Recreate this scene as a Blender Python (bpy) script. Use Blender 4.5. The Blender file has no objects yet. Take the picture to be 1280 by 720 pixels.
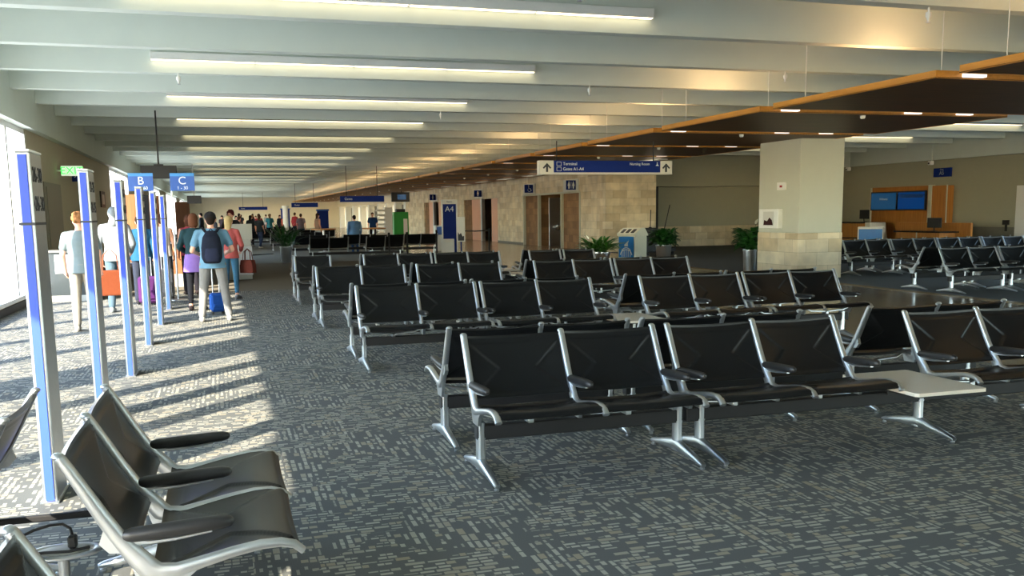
import bpy, math, random
from math import sin, cos, pi, radians as R
from mathutils import Vector, Matrix, Euler
rnd = random.Random(7)
S = bpy.context.scene
C = S.collection

# ------------------------------------------------------------------ materials
def nmat(name):
    m = bpy.data.materials.new(name); m.use_nodes = True
    nt = m.node_tree; b = nt.nodes['Principled BSDF']
    return m, nt, b
def N(nt, t, **kw):
    n = nt.nodes.new(t)
    for k, v in kw.items(): setattr(n, k, v)
    return n
def mat(name, col, rough=0.5, metal=0.0, var=0.06, scale=30.0, spec=0.5, bump=0.0, emit=None, estr=0.0, sheen=0.0):
    m, nt, b = nmat(name)
    tc = N(nt, 'ShaderNodeTexCoord'); no = N(nt, 'ShaderNodeTexNoise'); no.inputs['Scale'].default_value = scale
    no.inputs['Detail'].default_value = 3
    nt.links.new(tc.outputs['Object'], no.inputs['Vector'])
    mr = N(nt, 'ShaderNodeMapRange'); mr.inputs['To Min'].default_value = 1 - var; mr.inputs['To Max'].default_value = 1 + var
    nt.links.new(no.outputs['Fac'], mr.inputs['Value'])
    mx = N(nt, 'ShaderNodeMix', data_type='RGBA', blend_type='MULTIPLY'); mx.inputs[0].default_value = 1
    mx.inputs[6].default_value = (*col, 1); nt.links.new(mr.outputs[0], mx.inputs[7])
    nt.links.new(mx.outputs[2], b.inputs['Base Color'])
    b.inputs['Roughness'].default_value = rough; b.inputs['Metallic'].default_value = metal
    b.inputs['Specular IOR Level'].default_value = spec
    if sheen: b.inputs['Sheen Weight'].default_value = sheen
    if bump:
        bp = N(nt, 'ShaderNodeBump'); bp.inputs['Strength'].default_value = bump; bp.inputs['Distance'].default_value = 0.01
        nt.links.new(no.outputs['Fac'], bp.inputs['Height']); nt.links.new(bp.outputs[0], b.inputs['Normal'])
    if emit:
        b.inputs['Emission Color'].default_value = (*emit, 1); b.inputs['Emission Strength'].default_value = estr
    return m
def srgb(r, g, b):
    f = lambda c: (c/255/12.92 if c/255 <= .04045 else ((c/255+.055)/1.055)**2.4)
    return (f(r), f(g), f(b))

def carpet_mat():
    m, nt, b = nmat('patterned_carpet')
    L = nt.links
    geo = N(nt, 'ShaderNodeNewGeometry'); sp = N(nt, 'ShaderNodeSeparateXYZ'); L.new(geo.outputs['Position'], sp.inputs[0])
    def M(op, a, bb=None, c=None):
        n = N(nt, 'ShaderNodeMath', operation=op)
        for i, v in enumerate((a, bb, c)):
            if v is None: continue
            if isinstance(v, (int, float)): n.inputs[i].default_value = v
            else: L.new(v, n.inputs[i])
        return n.outputs[0]
    def WN(a, bb, seed):
        n = N(nt, 'ShaderNodeTexWhiteNoise', noise_dimensions='3D'); c = N(nt, 'ShaderNodeCombineXYZ')
        L.new(a, c.inputs[0])
        if bb is not None: L.new(bb, c.inputs[1])
        c.inputs[2].default_value = seed
        L.new(c.outputs[0], n.inputs['Vector']); return n.outputs['Value']
    def dashes(u, v, seed):
        rows = M('DIVIDE', v, 0.040); ri = M('FLOOR', rows); rf = M('FRACT', rows)
        r1 = WN(ri, None, seed + .3)
        ln = M('MULTIPLY_ADD', r1, 0.08, 0.032)
        uo = M('DIVIDE', M('MULTIPLY_ADD', r1, 7.3, u), ln); ci = M('FLOOR', uo); cf = M('FRACT', uo)
        r2 = WN(ci, ri, seed + .7); r3 = WN(ci, ri, seed + 1.9)
        on = M('GREATER_THAN', r2, 0.36)
        hw = M('MULTIPLY_ADD', r3, 0.32, 0.13)
        inr = M('LESS_THAN', M('ABSOLUTE', M('SUBTRACT', rf, 0.5)), hw)
        inc = M('LESS_THAN', M('ABSOLUTE', M('SUBTRACT', cf, 0.5)), 0.43)
        return M('MULTIPLY', M('MULTIPLY', on, inr), inc), r3
    d1, c1 = dashes(sp.outputs[0], sp.outputs[1], 1.0)
    d2, c2 = dashes(sp.outputs[1], sp.outputs[0], 5.0)
    vo = N(nt, 'ShaderNodeTexVoronoi', distance='CHEBYCHEV'); vo.inputs['Scale'].default_value = 2.6
    L.new(geo.outputs['Position'], vo.inputs['Vector'])
    sc = N(nt, 'ShaderNodeSeparateColor'); L.new(vo.outputs['Color'], sc.inputs[0])
    pick = M('GREATER_THAN', sc.outputs[0], 0.55)
    def lerp(a, bb, f): return M('ADD', M('MULTIPLY', a, M('SUBTRACT', 1.0, f)), M('MULTIPLY', bb, f))
    d = lerp(d1, d2, pick); cc = lerp(c1, c2, pick)
    # dash tone
    rp = N(nt, 'ShaderNodeValToRGB'); L.new(cc, rp.inputs[0])
    e = rp.color_ramp.elements
    e[0].color = (*srgb(138, 137, 128), 1); e[0].position = 0
    e[1].color = (*srgb(152, 141, 119), 1); e[1].position = 1
    x = e.new(.45); x.color = (*srgb(172, 170, 157), 1)
    x = e.new(.8); x.color = (*srgb(154, 150, 136), 1)
    no = N(nt, 'ShaderNodeTexNoise'); no.inputs['Scale'].default_value = 260; no.inputs['Detail'].default_value = 2
    L.new(geo.outputs['Position'], no.inputs['Vector'])
    base = N(nt, 'ShaderNodeMix', data_type='RGBA'); L.new(no.outputs['Fac'], base.inputs[0])
    base.inputs[6].default_value = (*srgb(69, 72, 72), 1); base.inputs[7].default_value = (*srgb(104, 106, 104), 1)
    mx = N(nt, 'ShaderNodeMix', data_type='RGBA'); L.new(M('MULTIPLY', d, M('MULTIPLY_ADD', no.outputs['Fac'], .7, .38)), mx.inputs[0])
    L.new(base.outputs[2], mx.inputs[6]); L.new(rp.outputs[0], mx.inputs[7])
    L.new(mx.outputs[2], b.inputs['Base Color']); b.inputs['Roughness'].default_value = .95
    b.inputs['Specular IOR Level'].default_value = .1
    bp = N(nt, 'ShaderNodeBump'); bp.inputs['Strength'].default_value = .35; bp.inputs['Distance'].default_value = .004
    L.new(no.outputs['Fac'], bp.inputs['Height']); L.new(bp.outputs[0], b.inputs['Normal'])
    return m

def stone_mat(name, axis, c1, c2, mort, w=.61, h=.305, rough=.55):
    m, nt, b = nmat(name); L = nt.links
    geo = N(nt, 'ShaderNodeNewGeometry'); sp = N(nt, 'ShaderNodeSeparateXYZ'); L.new(geo.outputs['Position'], sp.inputs[0])
    co = N(nt, 'ShaderNodeCombineXYZ')
    if axis == 'XY':
        ad = N(nt, 'ShaderNodeMath', operation='ADD'); L.new(sp.outputs[0], ad.inputs[0]); L.new(sp.outputs[1], ad.inputs[1])
        L.new(ad.outputs[0], co.inputs[0])
    else: L.new(sp.outputs[0 if axis == 'X' else 1], co.inputs[0])
    L.new(sp.outputs[2], co.inputs[1])
    br = N(nt, 'ShaderNodeTexBrick'); L.new(co.outputs[0], br.inputs['Vector'])
    br.inputs['Scale'].default_value = 1; br.inputs['Brick Width'].default_value = w; br.inputs['Row Height'].default_value = h
    br.inputs['Mortar Size'].default_value = .004; br.inputs['Color1'].default_value = (*c1, 1); br.inputs['Color2'].default_value = (*c2, 1)
    br.inputs['Mortar'].default_value = (*mort, 1)
    no = N(nt, 'ShaderNodeTexNoise'); no.inputs['Scale'].default_value = 2.2; no.inputs['Detail'].default_value = 6
    L.new(geo.outputs['Position'], no.inputs['Vector'])
    mr = N(nt, 'ShaderNodeMapRange'); mr.inputs['From Min'].default_value = .3; mr.inputs['From Max'].default_value = .7
    mr.inputs['To Min'].default_value = .78; mr.inputs['To Max'].default_value = 1.15; L.new(no.outputs['Fac'], mr.inputs[0])
    mx = N(nt, 'ShaderNodeMix', data_type='RGBA', blend_type='MULTIPLY'); mx.inputs[0].default_value = 1
    L.new(br.outputs[0], mx.inputs[6]); L.new(mr.outputs[0], mx.inputs[7]); L.new(mx.outputs[2], b.inputs['Base Color'])
    b.inputs['Roughness'].default_value = rough
    return m

def wood_mat(name, c1, c2, axis='Y', rough=.45, plank=0.0, spec=.5):
    m, nt, b = nmat(name); L = nt.links
    geo = N(nt, 'ShaderNodeNewGeometry'); mp = N(nt, 'ShaderNodeMapping')
    s = {'X': (.8, 14, 14), 'Y': (14, .8, 14), 'Z': (14, 14, .8)}[axis]; mp.inputs['Scale'].default_value = s
    L.new(geo.outputs['Position'], mp.inputs[0])
    no = N(nt, 'ShaderNodeTexNoise'); no.inputs['Scale'].default_value = 1.3; no.inputs['Detail'].default_value = 8; no.inputs['Distortion'].default_value = .6
    L.new(mp.outputs[0], no.inputs['Vector'])
    rp = N(nt, 'ShaderNodeValToRGB'); L.new(no.outputs['Fac'], rp.inputs[0])
    rp.color_ramp.elements[0].position = .3; rp.color_ramp.elements[0].color = (*c1, 1)
    rp.color_ramp.elements[1].position = .7; rp.color_ramp.elements[1].color = (*c2, 1)
    L.new(rp.outputs[0], b.inputs['Base Color']); b.inputs['Roughness'].default_value = rough
    b.inputs['Specular IOR Level'].default_value = spec
    return m

M = {}
M['carpet'] = carpet_mat()
M['plain_carpet'] = mat('brown_carpet', srgb(112, 106, 94), .95, var=.18, scale=160, spec=.1)
M['grey_carpet'] = mat('grey_carpet', srgb(120, 122, 120), .9, var=.15, scale=120, spec=.1)
M['right_carpet'] = mat('slate_carpet', srgb(98, 100, 98), .95, var=.2, scale=90, spec=.1)
M['terrazzo'] = mat('polished_terrazzo', srgb(134, 116, 92), .16, var=.12, scale=8)
M['border'] = mat('terrazzo_border', srgb(176, 152, 116), .25, var=.1, scale=20)
M['ceiling'] = mat('painted_concrete', srgb(212, 220, 211), .8, var=.04, scale=2.5, spec=.2)
M['wall'] = mat('tan_paint', srgb(180, 172, 150), .8, var=.03, scale=3, spec=.2)
M['wall_grey'] = mat('olive_grey_paint', srgb(160, 160, 142), .8, var=.03, scale=3, spec=.2)
M['wainscot'] = mat('grey_wainscot', srgb(112, 112, 104), .6, var=.04, scale=5)
M['column_paint'] = mat('pale_column_paint', srgb(196, 198, 182), .7, var=.03, scale=4, spec=.2)
M['window_frame'] = mat('white_window_frame', srgb(226, 228, 228), .45, var=.02)
M['stone'] = stone_mat('travertine_blocks', 'XY', srgb(226, 212, 182), srgb(200, 180, 144), srgb(168, 152, 124))
M['tile'] = stone_mat('brown_tile', 'XY', srgb(150, 112, 72), srgb(118, 86, 54), srgb(96, 72, 46), .45, .3, .75)
M['canopy'] = wood_mat('canopy_wood', srgb(78, 52, 28), srgb(104, 70, 38), 'X', .5, spec=.25)
M['canopy_edge'] = wood_mat('canopy_edge_wood', srgb(192, 130, 44), srgb(210, 148, 56), 'Y', .5)
M['wood'] = wood_mat('orange_wood', srgb(162, 104, 44), srgb(184, 126, 60), 'Z', .4)
M['wood_dark'] = wood_mat('brown_wood', srgb(112, 66, 34), srgb(134, 82, 44), 'Z', .5)
M['downlight'] = mat('downlight_lens', (1, 1, 1), .4, emit=(1, .93, .82), estr=1.0)
M['salmon'] = wood_mat('salmon_door', srgb(206, 140, 104), srgb(216, 152, 116), 'Z', .4)
M['vinyl'] = mat('black_vinyl', (.0048, .0054, .0064), .29, var=.2, scale=8, spec=.32)
M['rubber'] = mat('black_urethane', (.014, .014, .015), .45, var=.1, scale=20)
M['alu'] = mat('satin_aluminium', (.62, .65, .68), .36, 1.0, var=.05, scale=12)
M['brushed'] = mat('brushed_aluminium', (.50, .52, .54), .38, 1.0, var=.08, scale=30)
M['steel'] = mat('stainless_steel', (.62, .63, .64), .2, 1.0, var=.05, scale=10)
M['black_metal'] = mat('black_metal', (.007, .007, .008), .6, var=.1)
M['white'] = mat('white_paint', srgb(232, 232, 226), .5, var=.03)
M['table'] = mat('white_laminate', srgb(206, 198, 184), .35, var=.03)
M['black'] = mat('black_plastic', (.008, .008, .009), .55, var=.1)
M['blue_strip'] = mat('blue_post_strip', srgb(52, 82, 206), .4, var=.04)
M['sign_blue'] = mat('navy_sign', srgb(8, 38, 116), .6, var=.04, spec=.2)
M['sign_mid'] = mat('blue_sign', srgb(22, 78, 158), .4, var=.04)
M['sign_band'] = mat('light_blue_band', srgb(50, 130, 196), .4, var=.04)
M['letter'] = mat('pale_lettering', srgb(216, 224, 230), .5, var=.02)
M['letter_dark'] = mat('dark_lettering', srgb(46, 50, 58), .5, var=.02)
M['sign_grey'] = mat('pale_grey_panel', srgb(206, 206, 198), .5, var=.02)
M['glow'] = mat('lamp_diffuser', (1, .9, .7), .5, emit=(1.0, .80, .50), estr=3.4)
M['uplight'] = mat('uplight_lens', (1, .8, .5), .5, emit=(1.0, .66, .30), estr=4.0)
M['exit'] = mat('exit_green', srgb(40, 200, 60), .4, emit=srgb(60, 235, 80), estr=1.6)
M['exit_face'] = mat('exit_face', srgb(230, 236, 226), .4, emit=srgb(225, 240, 215), estr=.5)
M['screen'] = mat('lit_screen', (.0, .02, .08), .2, emit=srgb(22, 88, 172), estr=.2)
M['screen_pale'] = mat('lit_screen_pale', (.0, .02, .08), .2, emit=srgb(50, 112, 160), estr=.2)
M['glass_dark'] = mat('smoked_glass', srgb(60, 66, 68), .12, var=.05)
M['door_grey'] = mat('grey_door', srgb(120, 116, 100), .5, var=.04)
M['podium'] = mat('grey_laminate', srgb(168, 168, 160), .45, var=.04)
M['granite'] = mat('black_worktop', (.015, .015, .016), .25, var=.2, scale=80)
M['bin'] = mat('cream_plastic', srgb(206, 206, 186), .45, var=.03)
M['poster'] = mat('blue_poster', srgb(40, 130, 206), .35, var=.1, scale=4)
M['shop'] = mat('pale_shopfront', srgb(224, 214, 190), .6, var=.04, scale=4)
M['shop_lit'] = mat('lit_shop_window', srgb(230, 222, 200), .4, emit=srgb(240, 226, 196), estr=.7)
M['leaf'] = mat('dark_green_leaf', srgb(34, 84, 30), .4, var=.5, scale=9)
M['leaf_b'] = mat('bright_green_leaf', srgb(58, 120, 34), .4, var=.4, scale=9)
M['flower'] = mat('white_spathe', srgb(236, 236, 220), .5)
M['soil'] = mat('potting_soil', srgb(50, 38, 28), .95)
M['concrete'] = mat('apron_concrete', srgb(198, 196, 188), .9, var=.08, scale=.4)
M['green'] = mat('green_cabinet', srgb(30, 150, 52), .4, var=.05)
M['skin'] = mat('skin', srgb(220, 164, 138), .5, var=.05, scale=12)
M['skin_tan'] = mat('tanned_skin', srgb(200, 140, 108), .5, var=.05, scale=12)
M['eye'] = mat('eye', srgb(50, 36, 30), .2)
M['lip'] = mat('lip', srgb(176, 92, 84), .5)
_cloth = {}
def cloth(r, g, b):
    k = (r, g, b)
    if k not in _cloth: _cloth[k] = mat('cloth_%d_%d_%d' % k, srgb(r*.8, g*.8, b*.8), .9, var=.12, scale=18, spec=.15, bump=.25)
    return _cloth[k]

# ------------------------------------------------------------------ mesh builder
class MB:
    def __init__(s): s.v = []; s.f = []; s.m = []
    def add(s, vs, fs, mi=0):
        o = len(s.v); s.v += [tuple(v) for v in vs]; s.f += [tuple(i + o for i in f) for f in fs]; s.m += [mi]*len(fs); return s
    def box(s, x0, x1, y0, y1, z0, z1, mi=0):
        v = [(x, y, z) for z in (z0, z1) for y in (y0, y1) for x in (x0, x1)]
        return s.add(v, [(0, 2, 3, 1), (4, 5, 7, 6), (0, 1, 5, 4), (2, 6, 7, 3), (0, 4, 6, 2), (1, 3, 7, 5)], mi)
    def cbox(s, x0, x1, y0, y1, z0, z1, c=.01, mi=0):
        """box with chamfered edges"""
        c = min(c, (x1-x0)*.45, (y1-y0)*.45, (z1-z0)*.45)
        o = len(s.v); X = (x0, x1); Y = (y0, y1); Z = (z0, z1); idx = {}
        for i in (0, 1):
            for j in (0, 1):
                for k in (0, 1):
                    sx, sy, sz = (1, -1)[i], (1, -1)[j], (1, -1)[k]
                    for a in range(3):
                        p = [X[i] + sx*c, Y[j] + sy*c, Z[k] + sz*c]; p[a] = (X[i], Y[j], Z[k])[a]
                        idx[i, j, k, a] = len(s.v); s.v.append(tuple(p))
        fs = []
        for a in range(3):
            b, d = [q for q in range(3) if q != a]
            for e in (0, 1):
                q = []
                for (m_, n_) in ((0, 0), (1, 0), (1, 1), (0, 1)):
                    t = [0, 0, 0]; t[a] = e; t[b] = m_; t[d] = n_; q.append(idx[(*t, a)])
                fs.append(q)
        for a in range(3):          # edges parallel to axis a
            b, d = [q for q in range(3) if q != a]
            for m_ in (0, 1):
                for n_ in (0, 1):
                    t0 = [0, 0, 0]; t0[b] = m_; t0[d] = n_; t1 = list(t0); t1[a] = 1
                    fs.append([idx[(*t0, b)], idx[(*t1, b)], idx[(*t1, d)], idx[(*t0, d)]])
        for i in (0, 1):
            for j in (0, 1):
                for k in (0, 1): fs.append([idx[i, j, k, 0], idx[i, j, k, 1], idx[i, j, k, 2]])
        cen = Vector(((x0+x1)/2, (y0+y1)/2, (z0+z1)/2))
        for f in fs:
            P = [Vector(s.v[q]) for q in f]; n = (P[1]-P[0]).cross(P[2]-P[0]); fc = sum(P, Vector())/len(P)
            if n.dot(fc - cen) < 0: f.reverse()
            s.f.append(tuple(f)); s.m.append(mi)
        return s
    def sweep(s, path, rad, n=8, mi=0, up=(0, 0, 1), cap=True, sup=1.0):
        """path of points; rad list of (a,b): a along the frame normal, b along the binormal"""
        P = [Vector(p) for p in path]; k = len(P); base = len(s.v)
        swap = tuple(up) == (1, 0, 0); up = Vector(up); bprev = None
        for i in range(k):
            t = (P[min(i+1, k-1)] - P[max(i-1, 0)]).normalized()
            b = t.cross(up) if bprev is None else bprev - t*bprev.dot(t)
            if b.length < 1e-4: b = t.cross(Vector((1, 0, 0)) if abs(t.x) < .9 else Vector((0, 1, 0)))
            b.normalize(); bprev = b; nn = b.cross(t)
            r = rad[i] if isinstance(rad, (list, tuple)) and isinstance(rad[0], (list, tuple, float, int)) and len(rad) == k else rad
            a, c = (r, r) if isinstance(r, (int, float)) else r
            if swap: a, c = c, a
            for j in range(n):
                an = 2*pi*(j+.5)/n; ca, sa = cos(an), sin(an)
                if sup != 1.0: ca = math.copysign(abs(ca)**sup, ca); sa = math.copysign(abs(sa)**sup, sa)
                s.v.append(tuple(P[i] + nn*(a*ca) + b*(c*sa)))
        for i in range(k-1):
            for j in range(n):
                q = base + i*n; j2 = (j+1) % n
                s.f.append((q+j, q+j2, q+n+j2, q+n+j)); s.m.append(mi)
        if cap:
            s.f.append(tuple(base+j for j in range(n-1, -1, -1))); s.f.append(tuple(base+(k-1)*n+j for j in range(n))); s.m += [mi, mi]
        return s
    def lathe(s, prof, cx=0, cy=0, n=20, mi=0, sx=1, sy=1):
        b = len(s.v)
        for r, z in prof:
            for j in range(n): s.v.append((cx + r*sx*cos(2*pi*j/n), cy + r*sy*sin(2*pi*j/n), z))
        for i in range(len(prof)-1):
            for j in range(n):
                q = b + i*n; j2 = (j+1) % n
                s.f.append((q+j, q+j2, q+n+j2, q+n+j)); s.m.append(mi)
        s.f.append(tuple(b+j for j in range(n-1, -1, -1))); s.f.append(tuple(b+(len(prof)-1)*n+j for j in range(n))); s.m += [mi, mi]
        return s
    def prism(s, poly, a0, a1, axis='x', mi=0):
        """poly in the two other axes, extruded from a0 to a1 along axis"""
        n = len(poly); o = len(s.v)
        for a in (a0, a1):
            for p, q in poly:
                s.v.append({'x': (a, p, q), 'y': (p, a, q), 'z': (p, q, a)}[axis])
        ar = sum(poly[i][0]*poly[(i+1) % n][1] - poly[(i+1) % n][0]*poly[i][1] for i in range(n))
        fl = (ar > 0) != (axis == 'y')
        f0 = tuple(o+i for i in range(n)); f1 = tuple(o+n+i for i in range(n))
        s.f += [f0[::-1] if fl else f0, f1 if fl else f1[::-1]]
        for i in range(n):
            j = (i+1) % n; q = (o+i, o+j, o+n+j, o+n+i); s.f.append(q if fl else q[::-1])
        s.m += [mi]*(n+2); return s
    def ball(s, c, r, n=12, m=8, mi=0):
        r = (r, r, r) if isinstance(r, (int, float)) else r; b = len(s.v)
        for i in range(1, m):
            t = pi*i/m
            for j in range(n):
                a = 2*pi*j/n; s.v.append((c[0]+r[0]*sin(t)*cos(a), c[1]+r[1]*sin(t)*sin(a), c[2]+r[2]*cos(t)))
        top = len(s.v); s.v.append((c[0], c[1], c[2]+r[2])); s.v.append((c[0], c[1], c[2]-r[2]))
        for i in range(m-2):
            for j in range(n):
                j2 = (j+1) % n; q = b+i*n; s.f.append((q+j, q+n+j, q+n+j2, q+j2)); s.m.append(mi)
        for j in range(n):
            j2 = (j+1) % n
            s.f.append((top, b+j, b+j2)); s.f.append((top+1, b+(m-2)*n+j2, b+(m-2)*n+j)); s.m += [mi, mi]
        return s
    def capsule(s, a, b, ra, rb, n=10, mi=0):
        a, b = Vector(a), Vector(b); d = (b-a)
        L_ = d.length or 1e-6; t = d/L_; pts = []; rs = []
        for k in (-.98, -.7, -.35): pts.append(a + t*(ra*k)); rs.append(ra*math.sqrt(1-k*k))
        for k in (0, .33, .66, 1): pts.append(a + d*k); rs.append(ra + (rb-ra)*k)
        for k in (.35, .7, .98): pts.append(b + t*(rb*k)); rs.append(rb*math.sqrt(1-k*k))
        return s.sweep(pts, rs, n, mi, up=(0, 0, 1) if abs(t.z) < .9 else (0, 1, 0))
    def xf(s, mtx, start=0):
        for i in range(start, len(s.v)): s.v[i] = tuple(mtx @ Vector(s.v[i]))
        return s
    def mesh(s, name, mats, smooth=False, angle=40):
        me = bpy.data.meshes.new(name); me.from_pydata(s.v, [], s.f)
        for m in (mats if isinstance(mats, (list, tuple)) else [mats]): me.materials.append(m)
        me.polygons.foreach_set('material_index', s.m)
        if smooth:
            me.polygons.foreach_set('use_smooth', [True]*len(s.f))
            try: me.set_sharp_from_angle(angle=R(angle))
            except Exception: pass
        me.update(); return me
    def build(s, name, mats, parent=None, smooth=False, loc=None, rotz=None, angle=40):
        return link(name, s.mesh(name, mats, smooth, angle), parent, loc, rotz)

def link(name, data, parent=None, loc=None, rotz=None):
    o = bpy.data.objects.new(name, data); C.objects.link(o)
    if parent is not None: o.parent = parent
    if loc is not None: o.location = loc
    if rotz is not None: o.rotation_euler = (0, 0, rotz)
    return o
def thing(name, label, cat, loc=(0, 0, 0), rotz=0, group=None):
    o = bpy.data.objects.new(name, None); o.empty_display_size = .2; C.objects.link(o)
    o.location = loc; o.rotation_euler = (0, 0, rotz)
    return tag(o, label, cat, group)
def tag(o, label, cat, group=None):
    o['label'] = label; o['category'] = cat
    if group: o['group'] = group
    return o
def struct(name, mb, m, parent=None, smooth=False):
    o = mb.build(name, m, parent, smooth); o['kind'] = 'structure'; return o
def evaluated(o):
    dg = bpy.context.evaluated_depsgraph_get(); me = bpy.data.meshes.new_from_object(o.evaluated_get(dg)); return me
def text(s, size, m, parent, loc, rot, name='lettering', ext=.0015, align='CENTER', sx=1.0):
    cu = bpy.data.curves.new(name, 'FONT'); cu.body = s; cu.size = size; cu.extrude = ext; cu.align_x = align; cu.align_y = 'CENTER'
    o = bpy.data.objects.new('tmp', cu); C.objects.link(o)
    me = evaluated(o); bpy.data.objects.remove(o); bpy.data.curves.remove(cu)
    me.materials.clear(); me.materials.append(m)
    q = link(name, me, parent, loc); q.rotation_euler = rot; q.scale = (sx, 1, 1)
    return q
FACE_CAM = (R(90), 0, 0)            # readable from -Y
FACE_W = (R(90), 0, R(-90))         # on a wall facing -X
FACE_E = (R(90), 0, R(90))          # on a face looking +X

# ------------------------------------------------------------------ camera
F_PX, CY = 1157.9, 426.0
yaw, pitch, roll = .302206, .137621, -.013259
fw = Vector((sin(yaw)*cos(pitch), cos(yaw)*cos(pitch), -sin(pitch)))
rt = Vector((cos(yaw), -sin(yaw), 0)); up = rt.cross(fw)
r2 = rt*cos(roll) + up*sin(roll); u2 = up*cos(roll) - rt*sin(roll)
cam = bpy.data.cameras.new('camera'); cam.sensor_width = 36; cam.lens = 36*F_PX/1280; cam.shift_y = (CY-360)/1280
cam.clip_start = .05; cam.clip_end = 1000
co = bpy.data.objects.new('camera', cam); C.objects.link(co)
co.matrix_world = Matrix(((r2.x, u2.x, -fw.x, 0), (r2.y, u2.y, -fw.y, 0), (r2.z, u2.z, -fw.z, 1.62), (0, 0, 0, 1)))
S.camera = co

# ------------------------------------------------------------------ setting
XL, XR, YB, YE = -3.53, 25.8, -9.0, 122.0
ZB, ZS = 3.9, 4.6
mb = MB().box(XL-.3, 7.6, YB, 21.0, -.12, 0); struct('floor', mb, M['carpet'])
mb = MB().box(XL-.3, 7.6, 21.0, 33.0, -.12, 0); struct('floor_band', mb, M['plain_carpet'])
mb = MB().box(XL-.3, 7.6, 33.0, YE, -.12, 0); struct('floor_far', mb, M['grey_carpet'])
mb = MB().box(7.6, 12.6, YB, YE, -.12, 0).box(12.6, 14.6, 28.0, YE, -.12, 0); struct('floor_walkway', mb, M['terrazzo'])
mb = MB().box(12.6, 12.9, YB, 28.0, -.12, .002); struct('floor_border', mb, M['border'])
mb = MB().box(12.9, XR+.3, YB, 28.0, -.12, 0).box(14.6, XR+.3, 28.0, 38.3, -.12, 0); struct('floor_lounge', mb, M['right_carpet'])
mb = MB().box(-140, XL-.32, -60, 260, -4.3, -4.2); struct('ground', mb, M['concrete'])

# ceiling: slab with tapered ribs (one piece of precast)
struct('ceiling', MB().box(XL-.3, XR+.3, YB, YE, ZS, ZS+.25), M['ceiling'])
y = 11.53 - 2.37*8; k = 40
while y < YE:
    mb = MB().prism([(y-.10, ZB), (y+.10, ZB), (y+.19, ZS), (y-.19, ZS)], XL-.29, XR+.29, 'x'); y += 2.37
    struct('trim_%d' % k, mb, M['ceiling']); k += 1

# left wall: windows and solid stretches
ZH, ZSILL = 3.36, .20
opens = [(-8.0, 20.5), (35.1, 42.0), (56.0, 64.0), (71.5, 88.0), (96.0, 116.0)]
mb = MB(); y = YB
for a, b in opens:
    mb.box(XL-.25, XL, y, a, 0, ZH); mb.box(XL-.25, XL, a, b, 0, ZSILL-.04); y = b
mb.box(XL-.25, XL, y, YE, 0, ZH)
struct('wall_left', mb, M['wall'])
mb = MB().box(XL-.25, XL+.16, YB, YE, ZH, ZS); struct('trim_1', mb, M['ceiling'])
mull = [.2, 2.27, 4.3, 6.25, 8.45, 10.45, 12.5, 14.6, 16.7, 18.7]
for i, (a, b) in enumerate(opens):
    mb = MB().box(XL-.25, XL+.05, a, b, ZSILL-.04, ZSILL+.03).box(XL-.22, XL-.02, a, b, ZH-.10, ZH)
    ms = [m_ for m_ in mull if a < m_ < b] if i == 0 else [a + (b-a)*q/int((b-a)/2) for q in range(1, int((b-a)/2))]
    if i == 0: ms = [-5.9, -3.9, -1.85] + ms
    for m_ in ms + [a+.05, b-.05]: mb.box(XL-.24, XL+.0, m_-.07, m_+.07, ZSILL, ZH-.1)
    if i == 0: mb.box(XL-.24, XL, 7.35, 8.55, ZSILL, ZH-.1)
    struct('window_%d' % (i+1), mb, M['window_frame'])
mb = MB().box(XL, XL+.02, YB, YE, 0, .13); struct('baseboard_left', mb, M['black_metal'])
mb = MB().box(XL-.3, XR+.3, YB-.25, YB, 3.36, ZS).box(XL-.3, XR+.3, YB-.25, YB, 0, .2).box(XL-.3, 10.0, YB-.25, YB, .2, 3.36); struct('wall_back', mb, M['wall'])
mb = MB().box(10, XR, YB-.2, YB+.02, .2, .28)  # unseen back window, added so sky light reaches faces turned to the camera
for q in range(9): mb.box(10+q*1.97-.06, 10+q*1.97+.06, YB-.2, YB, .2, 3.36)
struct('window_14', mb, M['window_frame'])
struct('ground_apron', MB().box(XL-.31, 60, -60, YB-.3, -4.3, -4.2), M['concrete'])
mb = MB().box(XL-.3, XR+.3, YE, YE+.25, 0, ZS); struct('wall_far', mb, M['shop'])
# right wall with a window nearer than the camera sees
mb = MB().box(XR, XR+.25, 22.5, 38.3, .9, 3.36).box(XR, XR+.25, YB, -7.5, 0, 3.36).box(XR, XR+.25, -7.5, 22.5, 0, .2)
struct('wall_right', mb, M['wall_grey'])
mb = MB().box(XR-.015, XR+.25, 25.15, 38.3, 0, .9); struct('baseboard_right', mb, M['wainscot'])
mb = MB().box(XR-.16, XR+.25, YB, 38.3, 3.36, ZS); struct('trim_2', mb, M['ceiling'])
mb = MB().box(XR-.02, XR+.25, -7.5, 22.5, .16, .24)
for q in range(15): mb.box(XR, XR+.22, -7.5+q*2.14-.06, -7.5+q*2.14+.06, .2, 3.36)
struct('window_15', mb, M['window_frame'])
mb = MB().box(XR-.02, XR+.24, 24.75, 25.15, 0, 2.3).box(XR-.02, XR+.24, 22.5, 24.75, 2.2, 2.3).box(XR-.02, XR+.24, 22.5, 22.6, 0, 2.3)
mb.box(XR+.05, XR+.12, 22.6, 24.75, 0, 2.2)
struct('door_1', mb, M['window_frame'])
# recess wall facing the camera, with a soffit
mb = MB().box(16.6, XR+.25, 38.0, 38.25, .9, ZS); mb.box(17.2, XR, 37.2, 38.0, 2.66, ZS)
struct('wall_recess', mb, M['wall_grey'])
mb = MB().box(17.2, XR, 37.93, 38.25, 0, .9); struct('trim_3', mb, M['stone'])
mb = MB().box(17.98, 18.34, 37.1, 37.98, 0, 2.66); struct('trim_4', mb, M['black_metal'])  # black box standing for the shade inside the side opening
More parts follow.
